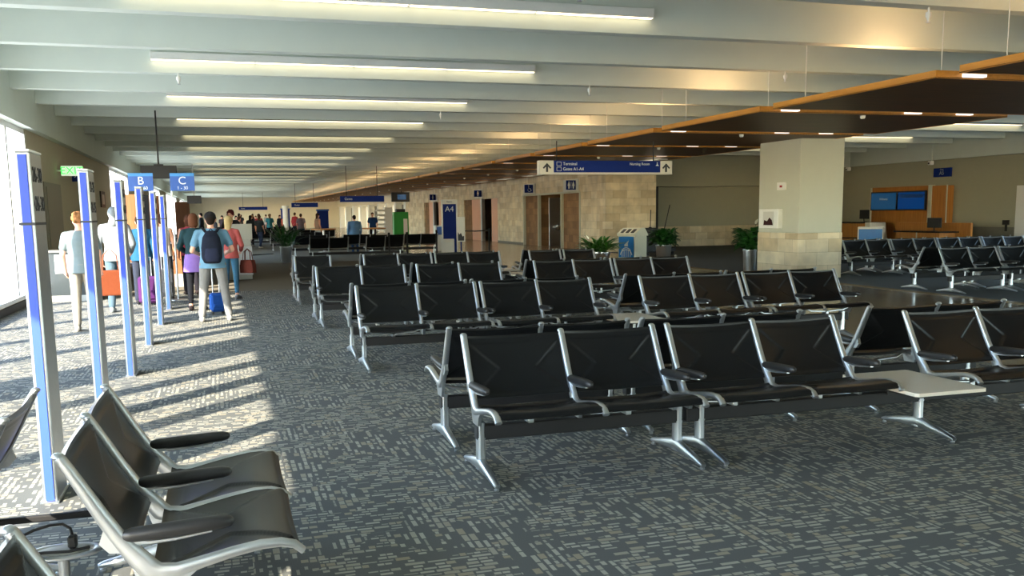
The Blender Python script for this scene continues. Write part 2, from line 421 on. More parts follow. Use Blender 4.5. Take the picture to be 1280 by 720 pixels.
# stone block of the core, with its openings
XS = 14.7
segs = [(34.4, 37.1), (44.9, 49.5), (56.9, 63.3), (68.8, 75.0)]
mb = MB()
for a, b in segs: mb.box(XS, XS+.3, a, b, 0, ZS)
for a, b in ((37.1, 44.9), (49.5, 56.9), (63.3, 68.8)): mb.box(XS, XS+.3, a, b, 2.42, ZS)
mb.box(XS+.3, 16.6, 34.4, 34.7, 0, ZS).box(16.6, 16.9, 34.4, 38.3, 0, ZS)
struct('wall_core', mb, M['stone'])
struct('wall_core_back', MB().box(17.4, 17.6, 38.3, YE, 0, ZS), M['tile'])
struct('floor_core', MB().box(14.6, 17.6, 38.3, YE, -.12, 0), M['terrazzo'])
mb = MB().box(XS-.012, XS, 34.4, 37.1, 0, .1).box(XS-.012, XS, 44.9, 49.5, 0, .1).box(XS-.012, XS, 56.9, 63.3, 0, .1)
struct('baseboard_core', mb, M['wainscot'])
mb = MB().box(XS+.1, XS+.3, 42.6, 44.8, 0, 2.42).box(XS+.1, XS+.3, 37.2, 39.4, 0, 2.42)
struct('wall_alcove_front', mb, M['tile'])
struct('wall_alcove_back', MB().box(17.0, 17.2, 38.4, 45, 0, 2.6), M['tile'])
struct('wall_alcove_side', MB().box(XS+.3, 17.0, 42.6, 42.8, 0, 2.6), M['tile'])
struct('wall_alcove_end', MB().box(XS+.3, 17.0, 39.2, 39.4, 0, 2.6), M['tile'])
mb = MB()
for yy in (37.12, 39.4, 42.55, 44.82): mb.box(XS-.03, XS+.12, yy, yy+.09, 0, 2.42)
mb.box(XS-.03, XS+.12, 37.12, 44.9, 2.42, 2.50); struct('trim_5', mb, M['column_paint'])
for dn, (y0, y1) in enumerate(((49.5, 56.9), (63.3, 68.8))):
    w = y1-y0
    a, b, c = y0+w*.22, y0+w*.5, y0+w*.8
    mb = MB().box(XS+.12, XS+.2, y0, a, 0, 2.42).box(XS+.12, XS+.2, b, c, 0, 2.42)
    struct('door_%d' % (2+2*dn), mb, M['salmon'])
    mb = MB().box(XS+.9, XS+1.0, a-.3, b+.3, 0, 2.42).box(XS+.1, XS+.22, c, y1, 0, 2.42)
    struct('wall_niche_%d' % (dn+1), mb, M['tile'])
    mb = MB().box(XS+.05, XS+.25, b-.25, b, 0, 2.42); struct('trim_%d' % (6+dn), mb, M['brushed'])
# shop fronts further along the core
mb = MB().box(XS+.4, XS+.6, 75, YE, 0, 2.6).box(XS, XS+.6, 75, YE, 2.6, ZS)
struct('wall_shops', mb, M['shop'])
for q, yy in enumerate((75, 79.6, 84, 88.5, 94.5, 100, 106, 112, 118)):
    struct('trim_%d' % (8+q), MB().box(XS-.2, XS+.5, yy, yy+.9, 0, 2.6), M['white'])
for q, (a, b) in enumerate(((76.3, 79.3), (80.9, 83.7), (85.2, 88.2), (90, 94), (96, 99.5), (101.5, 105.5), (107.5, 111.5), (113.5, 117.5))):
    mb = MB().box(XS+.3, XS+.4, a, b, .15, 2.4); struct('window_%d' % (16+q), mb, M['shop_lit'] if q % 3 else M['glass_dark'])

# column on the lounge side of the walkway
t = thing('column', 'square pale column with stone cladded foot by the walkway', 'column', (13.3, 19.35, 0)); t['kind'] = 'structure'
MB().cbox(-.60, .60, -.85, .85, 0, 1.06, .012).build('stone_base', M['stone'], t)
MB().cbox(-.59, .59, -.84, .84, 1.06, ZS, .012).build('shaft', M['column_paint'], t)

# ------------------------------------------------------------------ gang seating
G = .29                      # distance from backrest top to the leg line
CL = [(0, .845), (.025, .80), (.06, .735), (.105, .65), (.15, .57), (.19, .51), (.225, .465), (.25, .43), (.285, .415), (.34, .418), (.43, .438), (.53, .46), (.62, .474), (.69, .474), (.735, .462), (.765, .435)]
WD = [.015, .017, .019, .021, .024, .028, .033, .036, .030, .022, .018, .016, .015, .014, .013, .012]
def sy(s): return G - s
def frame_mesh():
    mb = MB()
    mb.sweep([(0, sy(s), z) for s, z in CL], [(w*1.12, .021) for w in WD], 12, up=(1, 0, 0), sup=.75)
    mb.ball((0, sy(-.004), .848), (.022, .021, .014), 10, 6)
    # lower casting between post, rail and leg
    mb.prism([(sy(s), z) for s, z in ((.175, .53), (.21, .40), (.235, .33), (.35, .33), (.37, .385), (.42, .425), (.30, .425))], -.012, .012)
    # rear lug
    mb.prism([(sy(s), z) for s, z in ((.115, .585), (.10, .54), (.13, .505), (.185, .50), (.18, .55))], -.0125, .0125)
    # arm bracket
    mb.sweep([(0, sy(s), z) for s, z in ((.165, .545), (.20, .535), (.26, .528), (.34, .532), (.46, .545))], [(.02, .010), (.014, .010), (.011, .011), (.009, .014), (.006, .014)], 8, up=(1, 0, 0))
    return mb.mesh('side_frame', M['alu'], True)
def pad_mesh():
    mb = MB()
    ss = [.165, .175, .20, .30, .42, .50, .525, .535]
    zz = [.556, .557, .558, .562, .568, .572, .572, .570]
    hw = [.006, .020, .026, .029, .029, .027, .018, .006]
    ht = [.008, .018, .024, .026, .025, .023, .017, .006]
    mb.sweep([(0, sy(s), z) for s, z in zip(ss, zz)], [(h, w) for h, w in zip(ht, hw)], 14, up=(1, 0, 0), sup=.8)
    return mb.mesh('arm_pad', M['rubber'], True, 60)
P_ = .66
def clp(u, pts):
    # point and normal along a polyline at arclength fraction u
    Ls = [0]
    for a, b in zip(pts, pts[1:]): Ls.append(Ls[-1] + math.hypot(b[0]-a[0], b[1]-a[1]))
    d = u*Ls[-1]
    for i in range(len(pts)-1):
        if d <= Ls[i+1] or i == len(pts)-2:
            f = (d-Ls[i])/(Ls[i+1]-Ls[i]); a, b = pts[i], pts[i+1]
            tx, tz = b[0]-a[0], b[1]-a[1]; q = math.hypot(tx, tz)
            return a[0]+tx*f, a[1]+tz*f, tx/q, tz/q
def sling_mesh(name, pts, dish, seat):
    mb = MB(); nu, nv = 60, 40; x0, x1 = .014, P_-.014
    fr, bk = [], []
    for j in range(nv+1):
        v = j/nv; s, z, ts, tz = clp(v, pts)
        a = clp(max(0, v-.03), pts); b = clp(min(1, v+.03), pts)
        ts, tz = b[0]-a[0], b[1]-a[1]; q = math.hypot(ts, tz); ts /= q; tz /= q
        ns, nz = -tz, ts            # towards the sitter
        if nz < 0 and seat: ns, nz = -ns, -nz
        if ns < 0 and not seat: ns, nz = -ns, -nz
        for i in range(nu+1):
            u = i/nu; x = x0 + (x1-x0)*u
            d = -dish*(sin(pi*u)**.8)*(.35+.65*sin(pi*min(1, .12+v*.88)))
            # welded bow-tie panels
            e = min(u, 1-u); vm = .52 if not seat else .5
            tri = .30*max(0, 1-abs(v-vm)/.42) + .02
            g = (e - tri)
            ridge = .006*math.exp(-(g/.013)**2) if .1 < v < .94 else 0
            inner = .010/(1+math.exp(-g/.012)) if .1 < v < .94 else .003
            band = .004*math.exp(-((v-.075)/.014)**2) + .004*math.exp(-((v-.95)/.012)**2)
            hem = .008*math.exp(-(v/.03)**2)
            dd = d + ridge + inner + band + hem
            fr.append((x, sy(s+ns*dd), z+nz*dd)); tk = .010 + hem*1.6
            bk.append((x, sy(s+ns*(dd*.85-tk)), z+nz*(dd*.85-tk)))
    w = nu+1; o = len(fr); vs = fr+bk; fs = []
    for j in range(nv):
        for i in range(nu):
            a = j*w+i; fs.append((a, a+w, a+w+1, a+1)); fs.append((o+a, o+a+1, o+a+w+1, o+a+w))
    for i in range(nu): fs.append((i, i+1, o+i+1, o+i)); q = nv*w+i; fs.append((q+1, q, o+q, o+q+1))
    for j in range(nv): a = j*w; fs.append((a+w, a, o+a, o+a+w)); q = a+nu; fs.append((q, q+w, o+q+w, o+q))
    # check winding: the first face should look at the sitter
    A, B_, D = Vector(vs[fs[0][0]]), Vector(vs[fs[0][1]]), Vector(vs[fs[0][2]])
    nrm = (B_-A).cross(D-A); want = Vector((0, 0, 1)) if seat else Vector((0, -1, 0))
    if nrm.dot(want) < 0: fs = [f[::-1] for f in fs]
    mb.add(vs, fs); return mb.mesh(name, M['vinyl'], True, 80)
def leg_mesh():
    mb = MB()
    mb.sweep([(0, 0, .05), (0, 0, .12), (0, 0, .24), (0, 0, .345)], [(.046, .030), (.042, .026), (.040, .025), (.042, .026)], 10, up=(0, 1, 0), sup=.7)
    mb.sweep([(0, -.365, .030), (0, -.34, .036), (0, -.18, .060), (0, 0, .085), (0, .18, .060), (0, .34, .036), (0, .365, .030)],
             [(.010, .016), (.015, .020), (.027, .024), (.044, .030), (.027, .024), (.015, .020), (.010, .016)], 10, up=(1, 0, 0), sup=.7)
    mb.cbox(-.024, .024, -.035, .035, .235, .25, .004)
    return mb.mesh('leg', M['alu'], True)
def glide_mesh(sgn):
    return MB().lathe([(.014, 0), (.016, .004), (.016, .014), (.009, .018), (.009, .03)], 0, sgn*.345, 12).mesh('glide', M['brushed'], True)
def stretcher_mesh():
    mb = MB()
    mb.sweep([(.016, sy(.36), .405), (.1, sy(.34), .37), (.33, sy(.33), .355), (.56, sy(.34), .37), (.644, sy(.36), .405)], (.010, .014), 8)
    mb.cbox(.31, .35, sy(.36), sy(.27), .325, .36, .006)
    return mb.mesh('stretcher', M['alu'], True)
def table_mesh():
    mb = MB(); w = .58
    poly = [(.02, .19), (w-.02, .19), (w-.005, .17), (w-.005, -.56), (w-.025, -.585), (.025, -.585), (.005, -.56), (.005, .17)]
    mb.prism(poly, .405, .428, 'z', 0)
    mb.prism([(p*.992+.0024, q*.992) for p, q in poly], .396, .405, 'z', 1)
    mb.box(.22, .38, -.05, .05, .31, .396, 1)
    return mb.mesh('table_top', [M['table'], M['black']])
BK = [(.004, .838), (.025, .795), (.06, .73), (.105, .648), (.15, .572), (.188, .512), (.215, .475)]
ST = [(.262, .435), (.30, .428), (.35, .432), (.43, .450), (.53, .471), (.62, .485), (.68, .486), (.725, .476), (.755, .452)]
ME = dict(frame=frame_mesh(), pad=pad_mesh(), back=sling_mesh('backrest', BK, .030, False), seat=sling_mesh('seat', ST, .022, True),
          leg=leg_mesh(), g1=glide_mesh(1), g2=glide_mesh(-1), stretch=stretcher_mesh(), table=table_mesh())
def bench(layout, legs, label, loc, rotz=0, group='gang seating benches', detail=True):
    t = thing('tandem_bench', label, 'bench', loc, rotz, group)
    x = 0.0; fr = set(); Lx = 0
    for ch in layout:
        if ch == 'S':
            link('backrest', ME['back'], t, (x, 0, 0)); link('seat', ME['seat'], t, (x, 0, 0))
            if detail: link('stretcher', ME['stretch'], t, (x, 0, 0))
            fr.add(round(x, 3)); x += P_; fr.add(round(x, 3))
        else:
            if ch == 'T': link('table_top', ME['table'], t, (x+.02, 0, 0))
            x += .64
    Lx = x
    for f in sorted(fr):
        q = link('side_frame', ME['frame'], t, (f, 0, 0)); link('arm_pad', ME['pad'], q)
    x0 = min(-.01, min(legs)-.03); x1 = max(Lx+.01, max(legs)+.03)
    MB().cbox(x0, x1, -.032, .032, .235, .325, .006).build('beam', M['black_metal'], t)
    for l in legs:
        q = link('leg', ME['leg'], t, (l, 0, 0))
        if detail: link('glide', ME['g1'], q); link('glide', ME['g2'], q)
    return t
def width(lay): return sum(P_ if c == 'S' else .64 for c in lay)
GA = 'rows of black gang benches'
words = ['first', 'second', 'third', 'fourth']
rows = [  # y of the row facing the camera, x of its pieces, layouts
    (5.40, [(1.45, 'SS', (.02, 1.37)), (2.885, 'SSTSS', (.10, 1.87, 3.2))], [(1.45, 'SS', (.02, 1.3)), (2.885, 'SSGSS', (.05, 1.27, 2.02, 3.2))]),
    (9.78, [(1.38, 'SS', (.02, 1.3)), (2.775, 'SSTSS', (.05, 1.75, 3.2)), (6.13, 'SS', (.05, 1.25))], [(1.38, 'SS', (.02, 1.3)), (2.775, 'SSGSS', (.05, 1.27, 2.0, 3.2)), (6.13, 'SS', (.05, 1.25))]),
    (13.75, [(1.34, 'SS', (.02, 1.3)), (2.86, 'SS', (.02, 1.3)), (4.76, 'SS', (.05, 1.25)), (6.15, 'SS', (.05, 1.25))], [(1.34, 'SS', (.02, 1.3)), (2.86, 'SS', (.02, 1.3)), (4.76, 'SS', (.05, 1.25)), (6.15, 'SS', (.05, 1.25))]),
    (17.65, [(1.32, 'STSS', (.02, 1.0, 2.5)), (4.02, 'SSTS', (.05, 1.6, 2.5)), (6.72, 'S', (.1, .56))], [(1.32, 'STSS', (.02, 1.0, 2.5)), (4.02, 'SSTS', (.05, 1.6, 2.5)), (6.72, 'S', (.1, .56))]),
]
posw = {2: ['at the sunlit aisle end', 'at the walkway end'], 3: ['at the sunlit aisle end', 'in the middle', 'at the walkway end'],
        4: ['at the sunlit aisle end', 'second from the sunlit aisle', 'third from the sunlit aisle', 'at the walkway end']}
num = {1: 'single-seat', 2: 'two-seat', 3: 'three-seat', 4: 'four-seat'}
for ri, (yA, A_, B_) in enumerate(rows):
    for i, (x0, lay, legs) in enumerate(A_):
        bench(lay, legs, 'black %s bench%s facing the camera, %s row, %s' % (num[lay.count('S')], ' with table' if 'T' in lay else '', words[ri], posw[len(A_)][i]), (x0, yA, 0), 0, GA)
    for i, (x0, lay, legs) in enumerate(B_):
        w = width(lay)
        bench(lay[::-1], [w-l for l in legs], 'black %s bench facing away, backing the %s row, %s' % (num[lay.count('S')], words[ri], posw[len(B_)][i]), (x0+w, yA+.97, 0), pi, GA)
# benches in the sun beside the camera
GL = 'black gang benches by the posts'
t = bench('SS', (.1, 1.22), 'black two-seat bench turned to the hall beside the first post', (-.25, 3.26, 0), R(90), GL)
MB().cbox(1.27, 1.30, .03, .85, .25, .28, .006).build('link_bar', M['black_metal'], t)
bench('SS', (.1, 1.22), 'black bench cut by the lower corner of the picture, nearest the camera', (-.25, 1.19, 0), R(90), GL)
bench('SS', (.1, 1.22), 'black two-seat bench facing the window wall beside the first post', (-1.13, 4.60, 0), R(-90), GL)
# lounge beyond the walkway
GR = 'gang benches in the gate lounge'
lounge = [(18.9, 14.42, 4, 'far lounge row'), (14.1, 12.98, 5, 'near lounge row')]
ordw = ['at the end by the walkway', 'second from the walkway', 'third from the walkway', 'fourth from the walkway', 'fifth from the walkway']
for yA, x0, n, nm in lounge:
    for i in range(n):
        bench('SS', (.06, 1.26), 'black two-seat bench facing the walkway side, %s, %s' % (nm, ordw[i]), (x0+i*1.40, yA, 0), 0, GR, detail=False)
        bench('SS', (.06, 1.26), 'black two-seat bench back-to-back behind the %s, %s' % (nm, ordw[i]), (x0+i*1.40+1.32, yA+.97, 0), pi, GR, detail=False)
# benches further down the hall
GF = 'distant gang benches'
far = [(2.95, 33.0, 'SSGSS', 'beyond the plain carpet, nearer row beside the potted fern'), (5.5, 36.0, 'SSSS', 'beyond the plain carpet, by the stanchion belt'), (2.7, 37.5, 'SSGSS', 'beyond the plain carpet, second row past the fern'), (2.2, 44.0, 'SSSS', 'by the wooden round tables'), (0.6, 50.0, 'SSSS', 'far away among the crowd'), (3.4, 52.0, 'SSSS', 'beyond the white pillar, first row'), (.9, 57.0, 'SSSSSS', 'beyond the white pillar, second row'), (1.2, 63.0, 'SSSSSS', 'beyond the white pillar, third row'), (1.0, 70.0, 'SSSSSS', 'beyond the white pillar, fourth row')]
for x0, yy, lay, wd in far:
    bench(lay, (.1, width(lay)-.1), 'distant black bench ' + wd, (x0+width(lay), yy, 0), pi, GF, detail=False)

# power module with a charger between the sunlit benches
t = thing('power_module', 'oval silver power ring with sockets between the sunlit benches', 'power outlet', (-.66, 3.90, 0))
mb = MB()
pts = [(.13*cos(2*pi*q/28), .075*sin(2*pi*q/28), .31) for q in range(29)]
mb.sweep(pts, (.010, .016), 8, cap=False); mb.build('ring', M['brushed'], t, True)
MB().lathe([(.055, .30), (.06, .305), (.06, .318), (.05, .322)], .0, 0, 20, sx=1.6).build('socket_plate', M['podium'], t, True)
MB().sweep([(0, 0, .0), (0, 0, .15), (0, 0, .302)], .022, 10).lathe([(.11, 0), (.11, .008), (.03, .02)], 0, 0, 20).build('pedestal', M['brushed'], t, True)
t = thing('charger_cable', 'black charger cable looping from the silver power ring', 'cable', (-.66, 3.90, .322))
MB().cbox(.02, .055, -.02, .02, .002, .055, .008).build('plug', M['black'], t)
mb = MB(); mb.sweep([(.037, 0, .055), (.03, .02, .075), (.0, .04, .09), (-.05, .055, .085), (-.11, .06, .07), (-.16, .05, .05), (-.19, .03, .03), (-.20, -.01, .015), (-.18, -.035, .008), (-.13, -.045, .006), (-.06, -.04, .006), (.03, -.05, .004), (.10, -.02, .004)], .006, 8)
mb.build('cord', M['black'], t, True)

# ------------------------------------------------------------------ boarding posts
GP = 'blue-edged boarding number posts'
posts = [(-1.01, 5.89, '26-30'), (-.99, 8.13, '21-25'), (-.95, 10.3, '16-20'), (-.94, 12.7, '11-15'), (-.93, 15.05, '6-10'), (-.93, 17.5, '1-5')]
pl = ['nearest the camera', 'second from the camera', 'third from the camera', 'fourth from the camera', 'fifth from the camera', 'sixth and farthest from the camera']
for (px, py, s), w in zip(posts, pl):
    t = thing('boarding_post', 'tall aluminium boarding post with blue edge, ' + w, 'boarding post', (px, py, 0), 0, GP)
    MB().cbox(-.038, .038, -.175, .175, 0, 1.985, .006).cbox(-.05, .05, -.2, .2, 0, .012, .003).build('panel', M['brushed'], t)
    MB().box(-.022, .022, -.183, -.17, .015, 1.97).box(-.022, .022, .17, .183, .015, 1.97).build('edge_strip', M['blue_strip'], t)
    MB().box(-.041, .041, -.186, .178, 1.585, 1.60).build('joint_band', M['letter_dark'], t)
    MB().cbox(-.042, .042, -.18, .18, 1.985, 2.0, .005).build('top_cap', M['white'], t)
    text(s, .12, M['letter_dark'], t, (.040, 0, 1.86), FACE_E); text(s, .12, M['letter_dark'], t, (.040, .02, 1.70), FACE_E)
    MB().prism([(-.16, 1.70), (-.125, 1.725), (-.125, 1.675)], .0395, .041).build('arrow', M['letter_dark'], t)

# B and C boarding signs
for nm, sx, lo, l1, l2 in (('B', -1.392, 'left', 'B', '31 - 60'), ('C', -.64, 'right', 'C', '1 - 30')):
    t = thing('boarding_sign', 'blue hanging boarding sign lettered %s' % nm, 'sign', (sx, 19.3, 0), R(-4), 'boarding letter signs')
    MB().cbox(-.225, .225, -.012, .012, 2.12, 2.46, .004).build('panel', M['sign_mid'], t)
    MB().box(-.224, .224, -.0135, -.012, 2.40, 2.458).build('band', M['sign_band'], t)
    text(l1, .21, M['letter'], t, (0, -.014, 2.31), FACE_CAM); text(l2, .085, M['letter'], t, (0, -.014, 2.175), FACE_CAM)
    ox = 0 if nm == 'B' else -.205
    MB().sweep([(ox, .03, 0), (ox, .03, 2.3)], .018, 10).lathe([(.17, 0), (.17, .012), (.03, .02)], ox, .03, 20).build('pole', M['brushed'], t, True)
# monitor hung from the ceiling
t = thing('hanging_monitor', 'black flight monitor hanging from the ceiling above the letter signs', 'monitor', (-1.2, 22.0, 0))
MB().cbox(-.37, .37, -.04, .04, 2.46, 2.74, .008).build('screen_case', M['black'], t)
MB().sweep([(0, 0, 2.74), (0, 0, ZB+.02)], .018, 8).cbox(-.1, .1, -.03, .03, 2.73, 2.77, .005).build('ceiling_pole', M['black'], t)
t = thing('hanging_monitor', 'small dark monitor hung far beyond the backpack man', 'monitor', (-1.0, 44, 0))
MB().cbox(-.3, .3, -.05, .05, 2.2, 2.55, .01).build('screen_case', M['black'], t)
MB().sweep([(0, 0, 2.5), (0, 0, ZB+.02)], .03, 8).build('ceiling_pole', M['podium'], t)
# exit sign on the left wall
t = thing('exit_sign', 'lit green exit sign on the tan window-side wall', 'sign', (-3.44, 24, 0))
MB().cbox(0, .46, -.03, .03, 2.60, 2.83, .006).build('housing', M['exit_face'], t)
MB().sweep([(-.12, 0, 2.72), (.02, 0, 2.72)], .02, 8).build('bracket', M['white'], t)
text('EXIT', .24, M['exit'], t, (.23, -.032, 2.715), FACE_CAM, ext=.003)
# doors and small things on the tan wall
struct('door_3', MB().box(XL, XL+.04, 21.9, 24.1, 0, 2.4).box(XL+.04, XL+.06, 22.1, 23.9, 0, 2.3), M['door_grey'])
struct('door_5', MB().box(XL, XL+.04, 27.6, 29.6, 0, 2.4), M['glass_dark'])
t = thing('wall_plaque', 'black framed notice on the tan wall behind the second post', 'notice', (XL, 32.5, 0))
MB().cbox(.0, .04, -.55, .55, 1.95, 2.46, .006).build('frame', M['black'], t); MB().box(.04, .043, -.3, .3, 2.05, 2.36).build('paper', M['podium'], t)
t = thing('light_switch', 'pale switch plate on the tan wall by the grey door', 'switch', (XL, 26.1, 0)); MB().cbox(0, .015, -.06, .06, 1.3, 1.46, .004).build('plate', M['white'], t)
MB().cbox(.014, .022, -.02, .02, 1.35, 1.41, .003).build('rocker', M['podium'], t)
t = thing('small_wall_sign', 'small blue sign beside the lit exit sign', 'sign', (XL, 26.3, 0)); MB().cbox(0, .16, -.02, .02, 2.55, 2.85, .004).build('panel', M['sign_blue'], t)
text('9', .16, M['letter'], t, (.08, -.022, 2.70), FACE_CAM)
# low glass fronted desk by the gate door
t = thing('gate_desk', 'low grey gate desk with dark glass front by the window wall', 'desk', (-2.9, 19.9, 0))
MB().cbox(-.5, .5, 0, .5, .0, .12, .005).build('plinth', M['podium'], t); MB().cbox(-.48, .48, .02, .48, .12, .96, .006).build('body', M['glass_dark'], t)
MB().cbox(-.52, .52, -.02, .52, .96, 1.0, .005).build('worktop', M['wainscot'], t); MB().cbox(-.2, .46, .0, .02, .55, .92, .003).build('front_panel', M['brushed'], t)

# ------------------------------------------------------------------ linear ceiling lights
ordn = ['first', 'second', 'third', 'fourth', 'fifth', 'sixth', 'seventh', 'eighth', 'ninth', 'tenth', 'eleventh', 'twelfth', 'thirteenth', 'fourteenth', 'fifteenth', 'sixteenth', 'seventeenth', 'eighteenth', 'nineteenth', 'twentieth', 'twenty-first', 'twenty-second', 'twenty-third', 'twenty-fourth', 'twenty-fifth', 'twenty-sixth', 'twenty-seventh', 'twenty-eighth', 'twenty-ninth', 'thirtieth']
def linear_light(x0, x1, y, label, grp):
    t = thing('linear_light', label, 'ceiling light', ((x0+x1)/2, y, 0), 0, grp); w = (x1-x0)/2
    MB().cbox(-w, w, -.055, .055, 4.085, 4.20, .005).build('housing', M['white'], t)
    n = max(2, round(2*w/1.55)); mb = MB()
    for q in range(n):
        a = -w + 2*w*q/n + .015; b = -w + 2*w*(q+1)/n - .015; mb.cbox(a, b, -.036, .036, 4.076, 4.09, .004)
    mb.build('diffuser', M['glow'], t)
y = 11.53 - 4.74; i = 0
while y < 118:
    yy = y-.195
    linear_light(-.9, 5.5, yy, 'long white strip light over the seats, %s from the camera' % ordn[i], 'strip lights over the seats')
    y += 4.74; i += 1
y = 11.53+2.37*5; i = 0
for yy in (11.53+2.37*3-.195, 11.53+2.37*5-.195, 11.53+2.37*7-.195, 11.53+2.37*9-.195):
    linear_light(17.4, 23.8, yy, 'white strip light over the gate lounge, %s from the camera' % ordn[i], 'strip lights over the lounge'); i += 1
# sprinkler heads / detectors hanging from the beams
for i, (sx, sy_, zz) in enumerate(((3.6, 9.10, 0), (7.95, 9.16, 0), (6.6, 16.2, 0), (-.5, 16.2, 0), (9.2, 13.9, 0), (4.9, 20.9, 0))):
    t = thing('ceiling_sprinkler', 'small white sprinkler head under a ceiling beam, %s from the camera' % ordn[i], 'sprinkler', (sx, sy_, 0), 0, 'ceiling sprinklers')
    MB().lathe([(.012, ZB), (.012, ZB-.05), (.035, ZB-.055), (.035, ZB-.1), (.02, ZB-.12), (.012, ZB-.16)][::-1], 0, 0, 12).build('body', M['white'], t, True)
    MB().lathe([(.03, ZB-.172), (.03, ZB-.165)], 0, 0, 12).build('deflector', M['alu'], t)

# ------------------------------------------------------------------ wooden canopy
CX0, CX1 = 8.55, 13.65
i = 0; y = 9.68 - 3.94*3
while y < 116:
    near = (9.68 - 3.94*2 < y+3.6)
    t = thing('canopy_panel', 'brown wooden canopy panel hung below the ceiling, %s along the row' % ordn[i], 'ceiling panel', ((CX0+CX1)/2, y, 0), 0, 'row of wooden canopy panels')
    w = (CX1-CX0)/2
    mb = MB().box(-w, w, 0, 3.55, 3.205, 3.215)
    mb.build('soffit', M['canopy'], t)
    mb = MB().box(-w, -w+.03, 0, 3.55, 3.20, 3.295).box(w-.03, w, 0, 3.55, 3.20, 3.295).box(-w+.03, w-.03, 0, .03, 3.20, 3.295).box(-w+.03, w-.03, 3.52, 3.55, 3.20, 3.295)
    mb.build('edge_band', M['canopy_edge'], t)
    MB().box(-w+.03, w-.03, .03, 3.52, 3.28, 3.292).build('top_board', M['podium'], t)
    for hx in (-w+.35, w-.35):
        for hy in (.3, 3.2):
            MB().sweep([(hx, hy, 3.29), (hx, hy, ZS)], .006, 6).build('hanger_wire', M['white'], t)
    for hx in ((-w+.55, -w+3.0, -w+4.1) if i < 14 else (-w+1.5,)):
        MB().cbox(hx-.16, hx+.16, -.09, -.005, 3.215, 3.27, .008).build('light_fixture', M['downlight'], t)
    MB().lathe([(.03, 3.15), (.045, 3.17), (.045, 3.20), (.06, 3.206)], -w+2.2, .25, 12).build('sprinkler_head', M['white'], t, True)
    MB().cbox(-w+.45, -w+.75, .9, 2.3, 3.292, 3.33, .006).build('uplight', M['brushed'], t)
    MB().box(-w+.48, -w+.72, .95, 2.25, 3.33, 3.334).build('lens', M['uplight'], t)
    la = bpy.data.lights.new('uplight_lamp', 'AREA'); la.shape = 'RECTANGLE'; la.size = .24; la.size_y = 1.3; la.color = (1.0, .56, .27); la.energy = 15
    lo = bpy.data.objects.new('uplight_lamp', la); C.objects.link(lo); lo.parent = t; lo.location = (-w+.6, 1.6, 3.345); lo.rotation_euler = (pi, 0, 0)
    if y > 24:  # lamps and housings added only to brighten the stone core wall
        la = bpy.data.lights.new('added_wall_fill', 'AREA'); la.shape = 'RECTANGLE'; la.size = .5; la.size_y = 1.2; la.color = (1.0, .84, .62); la.energy = 26
        lo = bpy.data.objects.new('added_wall_fill', la); C.objects.link(lo); lo.parent = t; lo.location = (w-.5, 1.7, 3.18); lo.rotation_euler = (0, R(28), 0)
        MB().box(w-.76, w-.24, 1.05, 2.35, 3.186, 3.206).build('added_fill_housing', M['sign_grey'], t)
    y += 3.94; i += 1

# ------------------------------------------------------------------ hanging wayfinding signs
t = thing('wayfinding_sign', 'long navy overhead sign with Terminal and Nursing Room lettering', 'sign', (8.55, 20.0, 0))
MB().cbox(-1.64, 1.64, -.10, .10, 2.475, 2.765, .006).build('case', M['sign_grey'], t)
MB().box(-1.31, 1.33, -.104, -.10, 2.50, 2.765).build('face', M['sign_blue'], t)
MB().box(-1.64, 1.64, -.12, .12, 2.455, 2.475).build('bottom_trim', M['sign_grey'], t)
for ax in (-1.47, 1.48):
    mb = MB().prism([(ax-.025, 2.51), (ax+.025, 2.51), (ax+.025, 2.66), (ax-.025, 2.66)], -.106, -.1, 'y')
    mb.prism([(ax-.10, 2.605), (ax-.075, 2.58), (ax, 2.655), (ax+.075, 2.58), (ax+.10, 2.605), (ax, 2.71)], -.107, -.1, 'y').build('arrow', M['letter_dark'], t)
text('Terminal', .095, M['letter'], t, (-1.09, -.106, 2.69), FACE_CAM, align='LEFT'); text('Gates A1-A4', .095, M['letter'], t, (-1.09, -.106, 2.575), FACE_CAM, align='LEFT')
text('Nursing Room', .085, M['letter'], t, (.55, -.106, 2.69), FACE_CAM, align='LEFT')
mb = MB()
for zz in (2.69, 2.575): mb.box(-1.24, -1.13, -.106, -.104, zz-.045, zz-.038).box(-1.24, -1.13, -.106, -.104, zz+.038, zz+.045).box(-1.24, -1.233, -.106, -.104, zz-.038, zz+.038).box(-1.137, -1.13, -.106, -.104, zz-.038, zz+.038)
mb.ball((1.25, -.105, 2.715), (.014, .003, .014), 8, 6).prism([(1.21, 2.65), (1.29, 2.65), (1.25, 2.70)], -.107, -.104, 'y').build('pictogram', M['letter'], t)
for ax in (-1.2, 1.2): MB().sweep([(ax, 0, 2.76), (ax, 0, 3.203)], .012, 8).build('hanger', M['black_metal'], t)
for q, (x0, x1, yy, z0, z1, lb) in enumerate(((5.55, 7.65, 45, 2.22, 2.5, 'navy overhead sign down the hall above the round tables'), (5.1, 7.0, 70, 2.2, 2.52, 'far navy overhead sign over the crowd'), (1.9, 4.6, 95, 2.2, 2.5, 'farthest navy overhead sign at the end of the hall'))):
    t = thing('overhead_sign', lb, 'sign', ((x0+x1)/2, yy, 0)); w = (x1-x0)/2
    MB().cbox(-w, w, -.08, .08, z0, z1, .006).build('case', M['sign_blue'], t); MB().box(-w, w, -.1, .1, z0-.03, z0).build('bottom_trim', M['sign_grey'], t)
    for ax in (-w*.7, w*.7): MB().sweep([(ax, 0, z1-.02), (ax, 0, ZB+.02)], .015, 6).build('hanger', M['black_metal'], t)
    text('Gates', .16, M['letter'], t, (-w+.2, -.082, (z0+z1)/2), FACE_CAM, align='LEFT')

